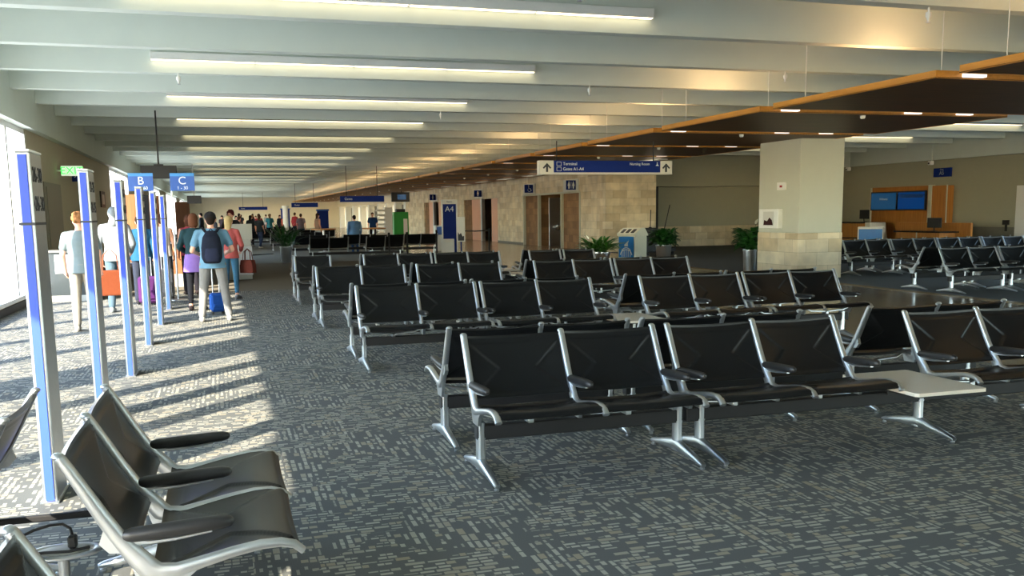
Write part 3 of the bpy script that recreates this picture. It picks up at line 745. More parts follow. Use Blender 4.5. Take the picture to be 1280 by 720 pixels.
# restroom signs projecting from the stone wall (backed by a pale plate)
def flag_sign(yc, z0, z1, kind, lb):
    t = thing('restroom_sign', lb, 'sign', (XS, yc, 0))
    MB().cbox(-.03, 0, -.3, 1.5, z0-.08, z1+.05, .004).build('back_plate', M['sign_grey'], t)
    MB().cbox(-.46, -.03, -.03, .03, z0, z1, .005).build('panel', M['sign_blue'], t)
    mb = MB(); zc = (z0+z1)/2; xc = -.245
    if kind == 'wheel':
        pts = [(xc+.02+.08*cos(a), -.034, zc-.06+.08*sin(a)) for a in [R(q) for q in range(150, 420, 18)]]
        mb.sweep(pts, .010, 6).ball((xc-.02, -.034, zc+.14), .025, 8, 6).sweep([(xc-.02, -.034, zc+.11), (xc-.01, -.034, zc), (xc+.07, -.034, zc), (xc+.12, -.034, zc-.11)], .014, 6)
    else:
        for ox in ((-.1, .1) if kind == 'both' else (0,)):
            mb.ball((xc+ox, -.034, zc+.12), .03, 8, 6); mb.prism([(xc+ox-.06, zc-.04), (xc+ox+.06, zc-.04), (xc+ox+.035, zc+.085), (xc+ox-.035, zc+.085)], -.038, -.03, 'y'); mb.prism([(xc+ox-.03, zc-.15), (xc+ox+.03, zc-.15), (xc+ox+.03, zc-.03), (xc+ox-.03, zc-.03)], -.038, -.03, 'y')
        if kind == 'both': mb.box(xc-.006, xc+.006, -.038, -.03, zc-.15, zc+.15)
    mb.build('pictogram', M['letter'], t)
flag_sign(37.6, 2.55, 2.95, 'both', 'navy restroom sign with two figures above the tiled alcove')
flag_sign(43.3, 2.56, 2.95, 'wheel', 'navy wheelchair access sign above the tiled alcove')
flag_sign(52.7, 2.55, 2.92, 'one', 'navy single-figure sign above the nearer salmon doors')
flag_sign(64.7, 2.55, 2.95, 'one', 'navy single-figure sign above the farther salmon doors')
# drinking fountain in the alcove
t = thing('drinking_fountain', 'steel drinking fountain in the tiled restroom alcove', 'drinking fountain', (15.55, 42.56, 0), R(90))
MB().cbox(-.05, 0, -.36, .34, 0, 2.3, .01).build('back_panel', M['brushed'], t)
b_ = MB().lathe([(.05, .73), (.13, .79), (.17, .92), (.17, .95), (.13, .93)], -.22, -.05, 18).build('basin', M['steel'], t, True)
MB().sweep([(-.12, -.05, .94), (-.12, -.05, 1.03), (-.17, -.05, 1.04)], .012, 8).build('spout', M['alu'], b_, True)

# ------------------------------------------------------------------ gate lounge desk
GX = XR
t = thing('gate_backdrop', 'tall orange wood backdrop wall behind the gate desk', 'backdrop', (GX, 30.0, 0))
MB().cbox(-.30, -.02, -1.10, 2.12, 0, 2.42, .006).build('panel', M['wood'], t)
MB().cbox(-.34, -.02, -2.02, -1.28, 0, 2.40, .006).build('side_panel', M['wood'], t)
MB().box(-.36, -.2, -1.28, -1.10, 0, 2.44).box(-.36, -.33, -2.06, -2.02, 0, 2.42).box(-.32, -.29, 2.12, 2.2, 0, 2.42).build('trim_strip', M['column_paint'], t)
for a, b, m, lb in ((.52, 2.06, 'screen_pale', 'pale blue lit gate screen beside the darker screen'), (-1.03, .50, 'screen', 'blue lit gate screen next to the wood side panel')):
    t = thing('gate_screen', lb, 'screen', (GX-.325, 30.0, 0), 0, 'gate screens')
    MB().cbox(-.09, 0, a, b, 1.50, 2.24, .008).build('case', M['black'], t); MB().box(-.093, -.088, a+.05, b-.05, 1.55, 2.19).build('display', M[m], t)
    if m == 'screen_pale': text('Welcome', .12, M['letter'], t, (-.095, (a+b)/2, 1.95), FACE_W)
    else: MB().box(-.095, -.0925, a+.1, b-.1, 1.98, 2.12).build('title_band', M['sign_mid'], t)
t = thing('gate_desk', 'orange wood gate desk with black worktop beside the column', 'desk', (GX-2.0, 31.2, 0))
MB().cbox(0, .7, -.9, 2.6, 0, 1.02, .006).build('body', M['wood'], t); MB().cbox(-.05, .78, -.8, 2.65, 1.02, 1.07, .006).build('worktop', M['granite'], t)
MB().box(-.012, .0, -.88, 2.6, .42, .47).build('reveal', M['granite'], t)
MB().prism([(-.9, 0), (-.9, 1.06), (-1.15, 1.06), (-1.35, 0)], -.02, .72).build('slanted_end', M['sign_grey'], t)
t = thing('gate_desk', 'lower wood gate desk with dark worktop and monitor', 'desk', (GX-2.0, 27.0, 0))
MB().cbox(0, .7, -.6, 1.6, 0, .72, .006).build('body', M['wood'], t); MB().cbox(-.06, .76, -.7, 1.65, .72, .77, .006).build('worktop', M['granite'], t)
MB().cbox(.75, .85, -1.2, 2.5, 0, 1.06, .006).build('side_screen', M['wood'], t); MB().box(-.012, 0, .48, .53, 0, .72).build('joint_strip', M['column_paint'], t)
def monitor(loc, rz, lb):
    t = thing('computer_monitor', lb, 'monitor', loc, rz)
    MB().lathe([(.13, 0), (.13, .012), (.04, .02)], 0, 0, 16).sweep([(0, 0, .01), (0, .02, .16)], .02, 8).build('stand', M['black'], t)
    MB().cbox(-.27, .27, -.03, .02, .12, .47, .008).build('case', M['black'], t); MB().box(-.25, .25, -.033, -.029, .14, .45).build('display', M['glass_dark'], t)
monitor((GX-1.7, 27.0, .77), R(105), 'black computer monitor turned away on the lower gate desk')
monitor((GX-1.6, 30.9, 1.07), R(90), 'black monitor on the high gate desk by the slanted end')
t = thing('brochure_holder', 'small blue brochure holder on the high gate desk', 'holder', (GX-1.7, 33.0, 1.07)); MB().prism([(-.1, 0), (.1, 0), (.1, .22), (-.1, .30)], -.15, .15, 'y').build('box', M['sign_mid'], t); MB().cbox(-.02, .09, -.13, .13, .2, .36, .004).build('leaflets', M['white'], t)
t = thing('bag_sizer', 'white bag sizer with blue front panel before the gate desk', 'bag sizer', (GX-2.6, 29.3, 0), R(45))
MB().cbox(0, .4, -.5, .42, 0, .92, .02).build('body', M['white'], t); MB().cbox(-.012, 0, -.45, .37, .06, .83, .004).build('front_panel', M['poster'], t)
t = thing('gate_number_sign', 'navy gate sign lettered A5 on the lounge wall', 'sign', (GX, 28.55, 0)); MB().cbox(-.10, 0, -.42, .42, 2.72, 3.05, .006).build('panel', M['sign_blue'], t)
text('A5', .2, M['letter'], t, (-.102, 0, 2.86), FACE_W); text('Gate', .09, M['letter'], t, (-.102, 0, 2.99), FACE_W)
for q, (cy_, lb) in enumerate(((33.0, 'small camera on a drop pole under the lounge ceiling near the column'), (28.3, 'small camera on a drop pole under the lounge ceiling above the gate sign'))):
    t = thing('ceiling_camera', lb, 'camera', (25.0, cy_, 0), 0, 'ceiling cameras')
    MB().sweep([(0, 0, ZB+.02), (0, 0, 3.28)], .025, 8).build('drop_pole', M['ceiling'], t, True)
    MB().cbox(-.12, .06, -.07, .07, 3.14, 3.29, .02).build('housing', M['white'], t); MB().ball((-.12, 0, 3.2), .035, 10, 8).build('lens', M['black'], t, True)
t = thing('mounted_card_reader', 'black card reader on the lounge wall by the white door', 'card reader', (GX, 25.5, 0)); MB().cbox(-.08, -.015, -.13, .13, .98, 1.14, .006).build('reader', M['black'], t); MB().cbox(-.05, -.015, -.04, .04, .76, .98, .004).build('bracket', M['black'], t)
t = thing('fire_alarm_plate', 'small white alarm plate with red mark on the column', 'alarm', (12.70, 19.2, 0)); MB().cbox(-.03, .01, -.17, .17, 2.06, 2.24, .004).build('plate', M['white'], t); MB().box(-.034, -.029, -.05, .05, 2.12, 2.17).build('mark', cloth(190, 60, 60), t)
t = thing('poster_case', 'white framed picture case on the column', 'poster case', (12.70, 19.55, 0)); MB().cbox(-.12, .01, -.40, .42, 1.16, 1.62, .01).build('case', M['white'], t)
MB().box(-.125, -.119, -.22, .22, 1.22, 1.56).build('print', M['sign_grey'], t); MB().prism([(-.2, 1.24), (.2, 1.24), (.17, 1.36), (.05, 1.33), (-.05, 1.42), (-.15, 1.36)], -.128, -.124).build('photo', cloth(70, 40, 40), t)

# ------------------------------------------------------------------ plants, bin, cart
def leaf(mb, base, ang, tilt, L_, w, mi=0, droop=.6, seg=5):
    d = Vector((cos(ang), sin(ang), 0)); sd = Vector((-sin(ang), cos(ang), 0)); p = Vector(base); rows_ = []
    for i in range(seg+1):
        f = i/seg; th = tilt - droop*f*1.5; wv = w*sin(pi*min(1, .12+.88*f))**.8*(1-f*.2)
        if i == seg: wv = .002
        nrm = (d*-sin(th) + Vector((0, 0, cos(th))))
        rows_.append((p - sd*wv + nrm*(wv*.25), p.copy(), p + sd*wv + nrm*(wv*.25)))
        p = p + (d*cos(th) + Vector((0, 0, sin(th))))*(L_/seg)
    vs = [q for r in rows_ for q in r]; fs = []
    for i in range(seg):
        for j in (0, 1): a = i*3+j; fs.append((a, a+1, a+4, a+3))
    mb.add(vs, fs, mi)
def plant(loc, r, h, foliage_r, foliage_h, lb, n=90, leafL=.28, leafW=.05, fl=0, metal='steel', seed=1, mk='leaf', grp=None, tilt=(.2, 1.3)):
    rr = random.Random(seed)
    t = thing('potted_plant', lb, 'plant', loc, 0, grp)
    MB().lathe([(r*.8, 0), (r*.86, .02), (r*.98, h*.9), (r*1.03, h*.94), (r*1.03, h), (r*.95, h), (r*.92, h-.04)], 0, 0, 28).build('pot', M[metal], t, True)
    MB().lathe([(r*.93, h-.05), (r*.5, h-.03), (.01, h-.02)], 0, 0, 20).build('soil', M['soil'], t, True)
    mb = MB()
    for q in range(n):
        a = rr.uniform(0, 2*pi); f = rr.uniform(.1, 1); rad = foliage_r*.55*math.sqrt(rr.random()); zz = h + foliage_h*rr.uniform(.05, .75)
        b = Vector((rad*cos(a), rad*sin(a), zz)); r0 = r*.6*rr.random()
        mb.sweep([(r0*cos(a), r0*sin(a), h-.03), ((r0+rad)/2*cos(a), (r0+rad)/2*sin(a), (h+zz)/2+.03), b], .004, 4)
        leaf(mb, b, a + rr.uniform(-.6, .6), rr.uniform(*tilt), leafL*rr.uniform(.7, 1.2), leafW*rr.uniform(.7, 1.2), 0, rr.uniform(.3, .8))
    mb.build('foliage', M[mk], t, True, angle=180)
    for q in range(fl):
        mb = MB(); a = rr.uniform(0, 2*pi); tx, ty = foliage_r*.5*cos(a), foliage_r*.5*sin(a); zz = h+foliage_h*1.05
        mb.sweep([(0, 0, h), (tx*.6, ty*.6, h+foliage_h*.6), (tx, ty, zz)], .005, 5, 0)
        leaf(mb, (tx, ty, zz), a, 1.1, .16, .05, 1, .2); mb.build('flower', [M[mk], M['flower']], t, True, angle=180)
plant((14.4, 28.7, 0), .27, .46, .72, .58, 'bushy green plant in a steel pot between the bin and the column', 260, .27, .075, 0, seed=3, tilt=(-.2, 1.0), metal='alu')
plant((12.95, 20.95, 0), .17, .60, .48, .62, 'peace lily in a steel pot touching the column', 190, .30, .085, 1, seed=5, tilt=(-.1, 1.0), metal='alu')
plant((11.15, 26.6, 0), .35, .38, .80, .36, 'low spreading green plant behind the third seat row', 130, .42, .06, 2, seed=8, mk='leaf_b', tilt=(.2, .9))
plant((2.16, 33.2, 0), .20, .55, .70, .52, 'dark palm-like plant in a pale pot beside the distant benches', 90, .55, .04, 1, metal='brushed', seed=11, tilt=(.4, 1.4))

t = thing('recycling_bin', 'cream house-shaped recycling bin with blue poster by the stone corner', 'bin', (13.1, 28.4, 0), R(-58))
MB().cbox(-.34, .34, -.36, .36, .0, .80, .02).cbox(-.38, .38, -.40, .40, 0, .05, .01).build('body', M['bin'], t)
MB().prism([(-.38, .80), (.38, .80), (.38, .86), (.20, 1.06), (-.02, 1.06), (-.38, .88)], -.36, .36).build('lid', M['bin'], t)
for ox in (-.2, .0, .2):
    mb = MB(); mb.prism([(-.34, .895), (-.31, .93), (-.12, 1.025), (-.15, .985)], ox-.06, ox+.06).build('slot', M['black'], t)
MB().box(-.29, .29, -.367, -.36, .10, .78).build('poster', M['poster'], t)
mb = MB()
for zz, rr_ in ((.18, .22), (.28, .17)): mb.sweep([(rr_*cos(a), -.37, zz+rr_*.8*sin(a)) for a in [R(q) for q in range(0, 181, 15)]], .016, 6)
for ox in (-.16, -.08, 0, .08, .16): mb.box(ox-.012, ox+.012, -.374, -.368, .12, .36)
mb.box(-.07, .07, -.374, -.368, .46, .53).prism([(-.05, .53), (.06, .53), (.1, .66), (.02, .6)], -.374, -.368, 'y').build('poster_art', M['white'], t)

t = thing('cleaning_cart', 'dark cleaning cart behind the bushy plant', 'cart', (15.3, 31.0, 0))
MB().cbox(-.62, -.1, -.3, .3, .12, 1.0, .03).build('bin_bag', M['black'], t); MB().cbox(-.1, .6, -.3, .3, .15, .25, .02).cbox(-.1, .6, -.3, .3, .85, .92, .02).build('shelf', M['black'], t)
MB().sweep([(.58, -.28, .2), (.58, -.28, .95)], .02, 8).sweep([(.58, .28, .2), (.58, .28, .95)], .02, 8).build('upright', M['black_metal'], t)
for ox, oy in ((-.5, -.22), (-.5, .22), (.5, -.22), (.5, .22)): MB().lathe([(.02, 0), (.06, .02), (.06, .1), (.02, .14)], ox, oy, 12).build('caster', M['black'], t)
for (bx, by, tx, tz, lb) in ((-.35, -.12, .02, 1.62, 'thin dark broom handle rising from the cleaning cart'), (.22, -.1, .22, 1.85, 'tilted mop handle rising from the cleaning cart')):
    t = thing('broom', lb, 'broom', (15.3+bx, 31.0+by, .98 if bx < 0 else .92)); MB().sweep([(0, 0, 0), (tx, 0, tz-.95)], .016, 8).build('handle', M['black'], t)
    MB().cbox(-.05, .05, -.03, .03, 0, .05, .01).build('head', M['black'], t)

# ------------------------------------------------------------------ A4 kiosk, stanchions, counters down the hall
t = thing('gate_kiosk', 'tall blue kiosk panel lettered A4 with white cap', 'kiosk sign', (8.7, 36.0, 0), R(-10))
MB().cbox(-.26, .26, -.06, .06, 0, 1.98, .006).build('panel', M['sign_blue'], t); MB().cbox(-.31, .31, -.08, .08, 1.98, 2.16, .01).build('cap', M['white'], t)
MB().box(-.31, -.26, -.07, .07, 0, 1.98).box(.26, .31, -.07, .07, 0, 1.98).build('side_post', M['white'], t)
text('A4', .30, M['letter'], t, (0, -.062, 1.78), FACE_CAM); text('Gates', .09, M['sign_blue'], t, (0, -.082, 2.07), FACE_CAM)
MB().lathe([(.26, 0), (.26, .6), (.24, .62)], -.1, -.14, 24, sy=.35).build('base_drum', M['white'], t, True)
t = thing('notice_stand', 'white notice stand with printed sheet in front of the A4 kiosk', 'notice stand', (8.95, 35.2, 0), R(-10))
MB().cbox(-.16, .16, -.03, .03, .52, 1.48, .008).build('board', M['white'], t); MB().sweep([(0, .0, 0), (0, 0, .55)], .03, 8).lathe([(.18, 0), (.18, .015), (.04, .03)], 0, 0, 20).build('pole', M['sign_blue'], t)
MB().prism([(-.12, .56), (.12, .56), (.12, .75), (.06, .72), (.0, .86), (-.06, .8), (-.12, .9)], -.034, -.03, 'y').build('print', M['letter_dark'], t)
def stanchion(loc, lb, belt=None):
    t = thing('stanchion', lb, 'stanchion', loc, 0, 'black belt stanchions')
    MB().lathe([(.17, 0), (.17, .015), (.05, .03), (.032, .05), (.032, .93), (.04, .94), (.04, 1.0), (.03, 1.01)], 0, 0, 16).build('post', M['black'], t, True)
    if belt: MB().sweep([(0, 0, .93), (belt[0]*.5, belt[1]*.5, .91), (belt[0], belt[1], .93)], (.025, .003), 6).build('belt', M['black'], t)
stanchion((10.2, 35.6, 0), 'black stanchion with belt running to the notice stand', (-1.15, .0))
stanchion((7.75, 34.2, 0), 'black stanchion at the end of the distant benches')
stanchion((5.4, 31.0, 0), 'black stanchion behind the fourth row near the blue-shirted man'); stanchion((6.05, 31.2, 0), 'black stanchion between the distant benches')
t = thing('gate_counter', 'grey slanted gate counter behind the blonde woman', 'counter', (.45, 24.8, 0))
MB().cbox(-.55, .30, 0, .6, 0, 1.02, .01).build('body', M['podium'], t); MB().prism([(-.03, 1.02), (.63, 1.02), (.63, 1.06), (.2, 1.42), (-.03, 1.42)], -.2, .34).build('hood', M['podium'], t)
MB().cbox(-.06, .32, -.015, 0, .12, .85, .004).build('panel', M['brushed'], t); MB().cbox(-.5, -.22, .1, .5, 1.02, 1.3, .01).build('printer', M['sign_grey'], t)
MB().sweep([(.3, .1, .62), (.85, .1, .64)], (.02, .01), 8).build('rail', M['black'], t)
t = thing('boarding_podium', 'small orange wood podium beside the queue', 'podium', (-.72, 23.0, 0)); MB().cbox(-.35, .35, 0, .4, 0, .95, .01).build('body', M['wood_dark'], t); MB().cbox(-.4, .4, -.05, .45, .95, 1.0, .006).build('worktop', M['granite'], t); MB().cbox(-.34, .34, -.01, 0, 0, .3, .004).build('kick_plate', M['podium'], t)
t = thing('gate_backdrop', 'orange wood gate panel by the window wall behind the posts', 'backdrop', (-3.0, 36.5, 0)); MB().cbox(-.3, .35, -.08, .08, 0, 2.45, .006).build('panel', M['wood_dark'], t); MB().cbox(.6, .95, -.08, .08, 0, 2.4, .006).build('side_panel', M['wood_dark'], t); MB().box(.35, .6, -.04, .04, 0, 2.42).build('reveal', M['black'], t)
t = thing('gate_backdrop', 'narrow distant wood panel at a far gate', 'backdrop', (-2.7, 72.0, 0)); MB().cbox(-.3, .7, -.1, .1, 0, 2.7, .006).build('panel', M['wood_dark'], t); MB().cbox(-.4, .8, -.15, .15, 0, .12, .01).build('plinth', M['black'], t)
t = thing('information_kiosk', 'blue upright kiosk beside the standing woman down the hall', 'kiosk sign', (5.75, 55, 0)); MB().cbox(-.32, .32, -.08, .08, 0, 1.85, .01).build('panel', M['sign_blue'], t); MB().cbox(-.36, .36, -.1, .1, 1.85, 1.95, .01).build('cap', M['sign_mid'], t)
t = thing('information_kiosk', 'small far blue kiosk among the crowd', 'kiosk sign', (5.3, 80, 0)); MB().cbox(-.35, .35, -.08, .08, 0, 2.1, .01).build('panel', M['sign_blue'], t); MB().cbox(-.4, .4, -.1, .1, 2.1, 2.2, .01).build('cap', M['sign_mid'], t)
t = thing('white_pillar', 'slim white round pillar down the hall by the fern', 'pillar', (3.05, 46.0, 0)); MB().lathe([(.16, 0), (.16, .1), (.13, .12), (.13, 2.0)], 0, 0, 20).build('shaft', M['white'], t, True); MB().lathe([(.17, 2.0), (.17, 2.08)], 0, 0, 20).build('cap', M['white'], t)
for rx, ry, lb in ((4.35, 41.5, 'round wooden pedestal table near the standing woman'), (6.55, 41.5, 'round wooden pedestal table in front of the blue-shirted man')):
    t = thing('round_table', lb, 'table', (rx, ry, 0), 0, 'round wooden tables'); MB().lathe([(.5, .97), (.54, .98), (.54, 1.02), (.52, 1.03)], 0, 0, 28).build('top', M['wood'], t); MB().lathe([(.28, 0), (.28, .02), (.05, .05), (.05, .97)], 0, 0, 18).build('pedestal', M['brushed'], t, True)
t = thing('display_cabinet', 'green display cabinet against the shop fronts', 'cabinet', (11.6, 62, 0)); MB().cbox(-.5, .5, -.3, .3, 0, 1.75, .02).build('body', M['green'], t); MB().box(.15, .42, -.306, -.3, .3, 1.3).build('door_glass', M['white'], t); MB().cbox(-.3, .3, -.25, .25, 1.75, 1.95, .02).build('top_box', M['black'], t)
t = thing('brochure_rack', 'white slatted rack beside the green cabinet', 'rack', (10.35, 61, 0)); MB().cbox(0, .5, -.2, .2, 0, 2.1, .01).build('side', M['white'], t)
for q in range(6): MB().prism([(-.25, .3+q*.3), (.1, .3+q*.3), (.1, .36+q*.3), (-.25, .42+q*.3)], -.55, 0).build('shelf', M['sign_grey'], t)
t = thing('shop_sign', 'dark lit shop sign with cyan screen above the green cabinet', 'sign', (12.1, 64, 0)); MB().cbox(-.7, .55, -.1, .1, 2.45, 3.1, .01).build('case', M['black'], t); MB().box(-.3, .3, -.105, -.1, 2.6, 2.95).build('display', M['screen_pale'], t); MB().sweep([(0, 0, 3.05), (0, 0, 3.2)], .03, 6).build('hanger', M['black'], t)
t = thing('blue_bin', 'small pale waste bin with blue sign beside the A4 kiosk', 'bin', (9.2, 40.0, 0)); MB().cbox(-.22, .22, -.2, .2, 0, 1.1, .02).build('body', M['white'], t); MB().box(-.16, .16, -.206, -.2, .7, 1.05).build('front_panel', M['sign_mid'], t)

# ------------------------------------------------------------------ people
def remesh(mb, vox, smooth=3):
    o = link('tmp', mb.mesh('tmp', []))
    m = o.modifiers.new('r', 'REMESH'); m.mode = 'VOXEL'; m.voxel_size = vox; m.use_smooth_shade = True
    if smooth:
        q = o.modifiers.new('s', 'SMOOTH'); q.iterations = smooth; q.factor = .5
    me = evaluated(o); old = o.data; bpy.data.objects.remove(o); bpy.data.meshes.remove(old)
    me.polygons.foreach_set('use_smooth', [True]*len(me.polygons)); me.materials.clear(); return me
def person(label, loc, rotz=0, H=1.74, top=(150, 160, 160), sleeve='short', leg=(150, 145, 135), legs='long', shoe=(220, 218, 210),
           hair=('short', (90, 60, 40)), J=None, skin='skin', vox=.013, woman=False, skirt=None, cap=None, hood=False, lower=None, face=True, grp='people in the hall', wide=1.0):
    k = H/1.75; v = lambda x, y, z: Vector((x*k, y*k, z*k))
    p = dict(pel=v(0, 0, .96), wai=v(0, .005, 1.12), che=v(0, 0, 1.31), nk=v(0, -.005, 1.47), hd=v(0, .02, 1.63))
    sw = (.165 if woman else .19)*wide
    for sd, sg in (('l', -1), ('r', 1)):
        p['sh'+sd] = v(sg*sw, -.005, 1.415); p['el'+sd] = v(sg*(sw+.055), -.03, 1.135); p['wr'+sd] = v(sg*(sw+.06), .06, .885)
        p['hi'+sd] = v(sg*.09, 0, .92); p['kn'+sd] = v(sg*.105, .015, .50); p['an'+sd] = v(sg*.115, -.02, .085)
    if J:
        for q, c in J.items(): p[q] = v(*c)
    t = thing('person', label, 'person', loc, rotz, grp)
    def torso(mb, e=0.0, z0=.90, z1=1.47):
        rx = (.155, .135, .15, .17, .12, .06) if woman else (.155, .145, .165, .185, .14, .065)
        if e: rx = (.185*(.97 if woman else 1), .158 if not woman else .142) + rx[2:]
        zz = (.86 if e else .90, 1.10, 1.22, 1.33, 1.43, 1.49); ry = (.145 if e else .115, .10, .11, .12, .085, .058)
        dx = [(p['pel'].x + (p['nk'].x-p['pel'].x)*f, p['pel'].y + (p['nk'].y-p['pel'].y)*f) for f in (0, .36, .58, .78, .94, 1)]
        off = p['pel'].z - .96*k
        mb.sweep([Vector((dx[i][0], dx[i][1], zz[i]*k+off)) for i in range(6)], [((ry[i]+e)*k*wide, (rx[i]*wide+e)*k) for i in range(6)], 16, up=(1, 0, 0))
    # axis order of the sweep ellipse: first radius lies in the y direction
    body = MB(); torso(body)
    body.capsule(p['nk']-v(0, 0, .05), p['hd']-v(0, .01, .05), .056*k, .05*k)
    h = p['hd']; body.ball(h, (.074*k, .094*k, .112*k), 18, 12); body.ball(h+v(0, .03, -.06), (.055*k, .065*k, .055*k), 12, 8)
    body.capsule(h+v(0, .088, .0), h+v(0, .105, -.03), .012*k, .016*k, 8)
    for sg in (-1, 1): body.ball(h+v(sg*.076, -.005, -.01), (.012*k, .02*k, .032*k), 8, 6)
    for sd, sg in (('l', -1), ('r', 1)):
        body.capsule(p['sh'+sd], p['el'+sd], .050*k, .041*k); body.capsule(p['el'+sd], p['wr'+sd], .041*k, .028*k)
        body.capsule(p['hi'+sd], p['kn'+sd], .085*k, .056*k); body.capsule(p['kn'+sd], p['an'+sd], .058*k, .036*k)
        body.capsule(p['an'+sd]-v(0, .03, .045), p['an'+sd]+v(0, .13, -.055), .035*k, .028*k)
        d = (p['wr'+sd]-p['el'+sd]).normalized(); c = p['wr'+sd]+d*.055*k
        body.capsule(p['wr'+sd]+d*.01, c, .026*k, .032*k)
    bm_ = remesh(body, vox)
    # fingers join the same mesh
    fb = MB()
    for sd, sg in (('l', -1), ('r', 1)):
        d = (p['wr'+sd]-p['el'+sd]).normalized(); ax = Vector((0, 1, 0)) if abs(d.y) < .7 else Vector((0, 0, 1))
        ax = (ax - d*ax.dot(d)).normalized(); inn = d.cross(ax)*(-1)
        if inn.x*sg > 0: inn = -inn
        c = p['wr'+sd]+d*.07*k
        for q, (o_, ln) in enumerate(((-.027, .062), (-.009, .072), (.009, .078), (.027, .068))):
            b0 = c + ax*o_*k; b1 = b0 + d*ln*.5*k + inn*.012*k; b2 = b1 + d*ln*.42*k + inn*.03*k
            fb.capsule(b0, b1, .0095*k, .009*k, 8); fb.capsule(b1, b2, .009*k, .0075*k, 8)
        b0 = p['wr'+sd]+d*.03*k + ax*.025*k; fb.capsule(b0, b0+d*.045*k+ax*.022*k+inn*.012*k, .012*k, .009*k, 8)
    vs = [tuple(q.co) for q in bm_.vertices]; fs = [tuple(q.vertices) for q in bm_.polygons]; bpy.data.meshes.remove(bm_)
    fb.add(vs, fs); fb.build('body', M[skin], t, True, angle=180)
    def child(name, mb, m, vx=None, sm=3, par=t):
        me = remesh(mb, vx or vox, sm); me.name = name; me.materials.append(m); return link(name, me, par)
    # shirt
    sb = MB(); torso(sb, .016)
    for sd in 'lr':
        e = .014
        if sleeve == 'none': sb.capsule(p['sh'+sd]-(p['sh'+sd]-p['nk'])*.25, p['sh'+sd]-(p['sh'+sd]-p['nk'])*.1, .05*k, .05*k); continue
        sb.capsule(p['nk']+(p['sh'+sd]-p['nk'])*.45, p['sh'+sd], .05*k, .058*k)
        if sleeve == 'short': sb.capsule(p['sh'+sd], p['sh'+sd].lerp(p['el'+sd], .62), .064*k, .066*k)
        else: sb.capsule(p['sh'+sd], p['el'+sd], .064*k, .056*k); sb.capsule(p['el'+sd], p['el'+sd].lerp(p['wr'+sd], .93), .055*k, .043*k)
    child('shirt', sb, cloth(*top))
    if hood:
        hb = MB(); hb.ball(h+v(0, -.012, .022), (.094*k, .108*k, .112*k), 16, 10); hb.capsule(p['nk']+v(0, -.05, .02), h+v(0, -.05, -.08), .085*k, .07*k); child('hood', hb, cloth(*hood))
    # trousers
    tb = MB(); tb.sweep([p['pel']+v(0, 0, .05), p['pel']+v(0, -.01, .02), p['pel']+v(0, -.01, -.07)], [(.112*k*wide, .15*k*wide), (.13*k*wide, .172*k*wide), (.11*k*wide, .165*k*wide)], 16, up=(1, 0, 0))
    for sd in 'lr':
        a = p['hi'+sd]; b = p['kn'+sd]; c = p['an'+sd]
        if legs == 'long': tb.capsule(a, b, .100*k, .072*k); tb.capsule(b, b.lerp(c, .93), .072*k, .058*k)
        elif legs == 'slim': tb.capsule(a, b, .095*k, .062*k); tb.capsule(b, b.lerp(c, .85), .064*k, .044*k)
        else: tb.capsule(a, a.lerp(b, .8), .102*k, .088*k)
    child('trousers', tb, cloth(*leg))
    if skirt:
        kb = MB(); kb.sweep([p['pel']+v(0, 0, .08), p['pel']+v(0, 0, -.05), p['pel']+v(.0, 0, -.26)], [(.13*k, .165*k), (.155*k, .195*k), (.17*k, .215*k)], 20, up=(1, 0, 0)); child('skirt', kb, cloth(*skirt))
    for sd in 'lr':
        c = p['an'+sd]; fb = MB(); z0 = c.z - .085*k
        fb.sweep([Vector((c.x, c.y-.065*k, z0+.045*k)), Vector((c.x, c.y-.03*k, z0+.05*k)), Vector((c.x, c.y+.06*k, z0+.045*k)), Vector((c.x*1.05, c.y+.15*k, z0+.032*k)), Vector((c.x*1.06, c.y+.19*k, z0+.025*k))],
                 [(.043*k, .032*k), (.05*k, .040*k), (.045*k, .044*k), (.032*k, .046*k), (.02*k, .03*k)], 12, up=(1, 0, 0))
        fb.build('shoe', cloth(*shoe), t, True, angle=80)
    st, hc = hair; hb = MB()
    if st == 'short': hb.ball(h+v(0, -.014, .028), (.083*k, .098*k, .1*k), 16, 10); hb.ball(h+v(0, -.05, -.02), (.07*k, .06*k, .07*k), 12, 8)
    elif st == 'curly':
        rr = random.Random(len(label))
        hb.ball(h+v(0, -.014, .03), (.09*k, .10*k, .1*k), 16, 10)
        for q in range(46):
            th = rr.uniform(0, 2*pi); ph = rr.uniform(-.35, 1.3); hb.ball(h+v(.088*cos(th)*cos(ph), -.02+.092*sin(th)*cos(ph)*(1 if sin(th) < 0 else .75), .025+.1*sin(ph)), rr.uniform(.018, .03)*k, 8, 6)
    elif st == 'bob': hb.ball(h+v(0, -.012, .026), (.088*k, .102*k, .1*k), 16, 10); hb.capsule(h+v(0, -.03, .0), h+v(0, -.035, -.07), .084*k, .086*k, 14)
    elif st == 'long': hb.ball(h+v(0, -.012, .026), (.088*k, .102*k, .1*k), 16, 10); hb.sweep([h+v(0, -.04, .04), h+v(0, -.055, -.08), h+v(0, -.085, -.22), h+v(0, -.10, -.36)], [(.066*k, .080*k), (.05*k, .074*k), (.034*k, .064*k), (.014*k, .03*k)], 14, up=(1, 0, 0))
    if st != 'none': child('hair', hb, cloth(*hc), max(.009, vox*.8), 2)
    if cap:
        cb = MB(); cb.ball(h+v(0, -.005, .045), (.092*k, .108*k, .085*k), 16, 10); cb.sweep([h+v(0, .06, .055), h+v(0, .17, .035)], [(.012*k, .075*k), (.008*k, .06*k)], 10, up=(1, 0, 0)); child('cap', cb, cloth(*cap), .010, 2)
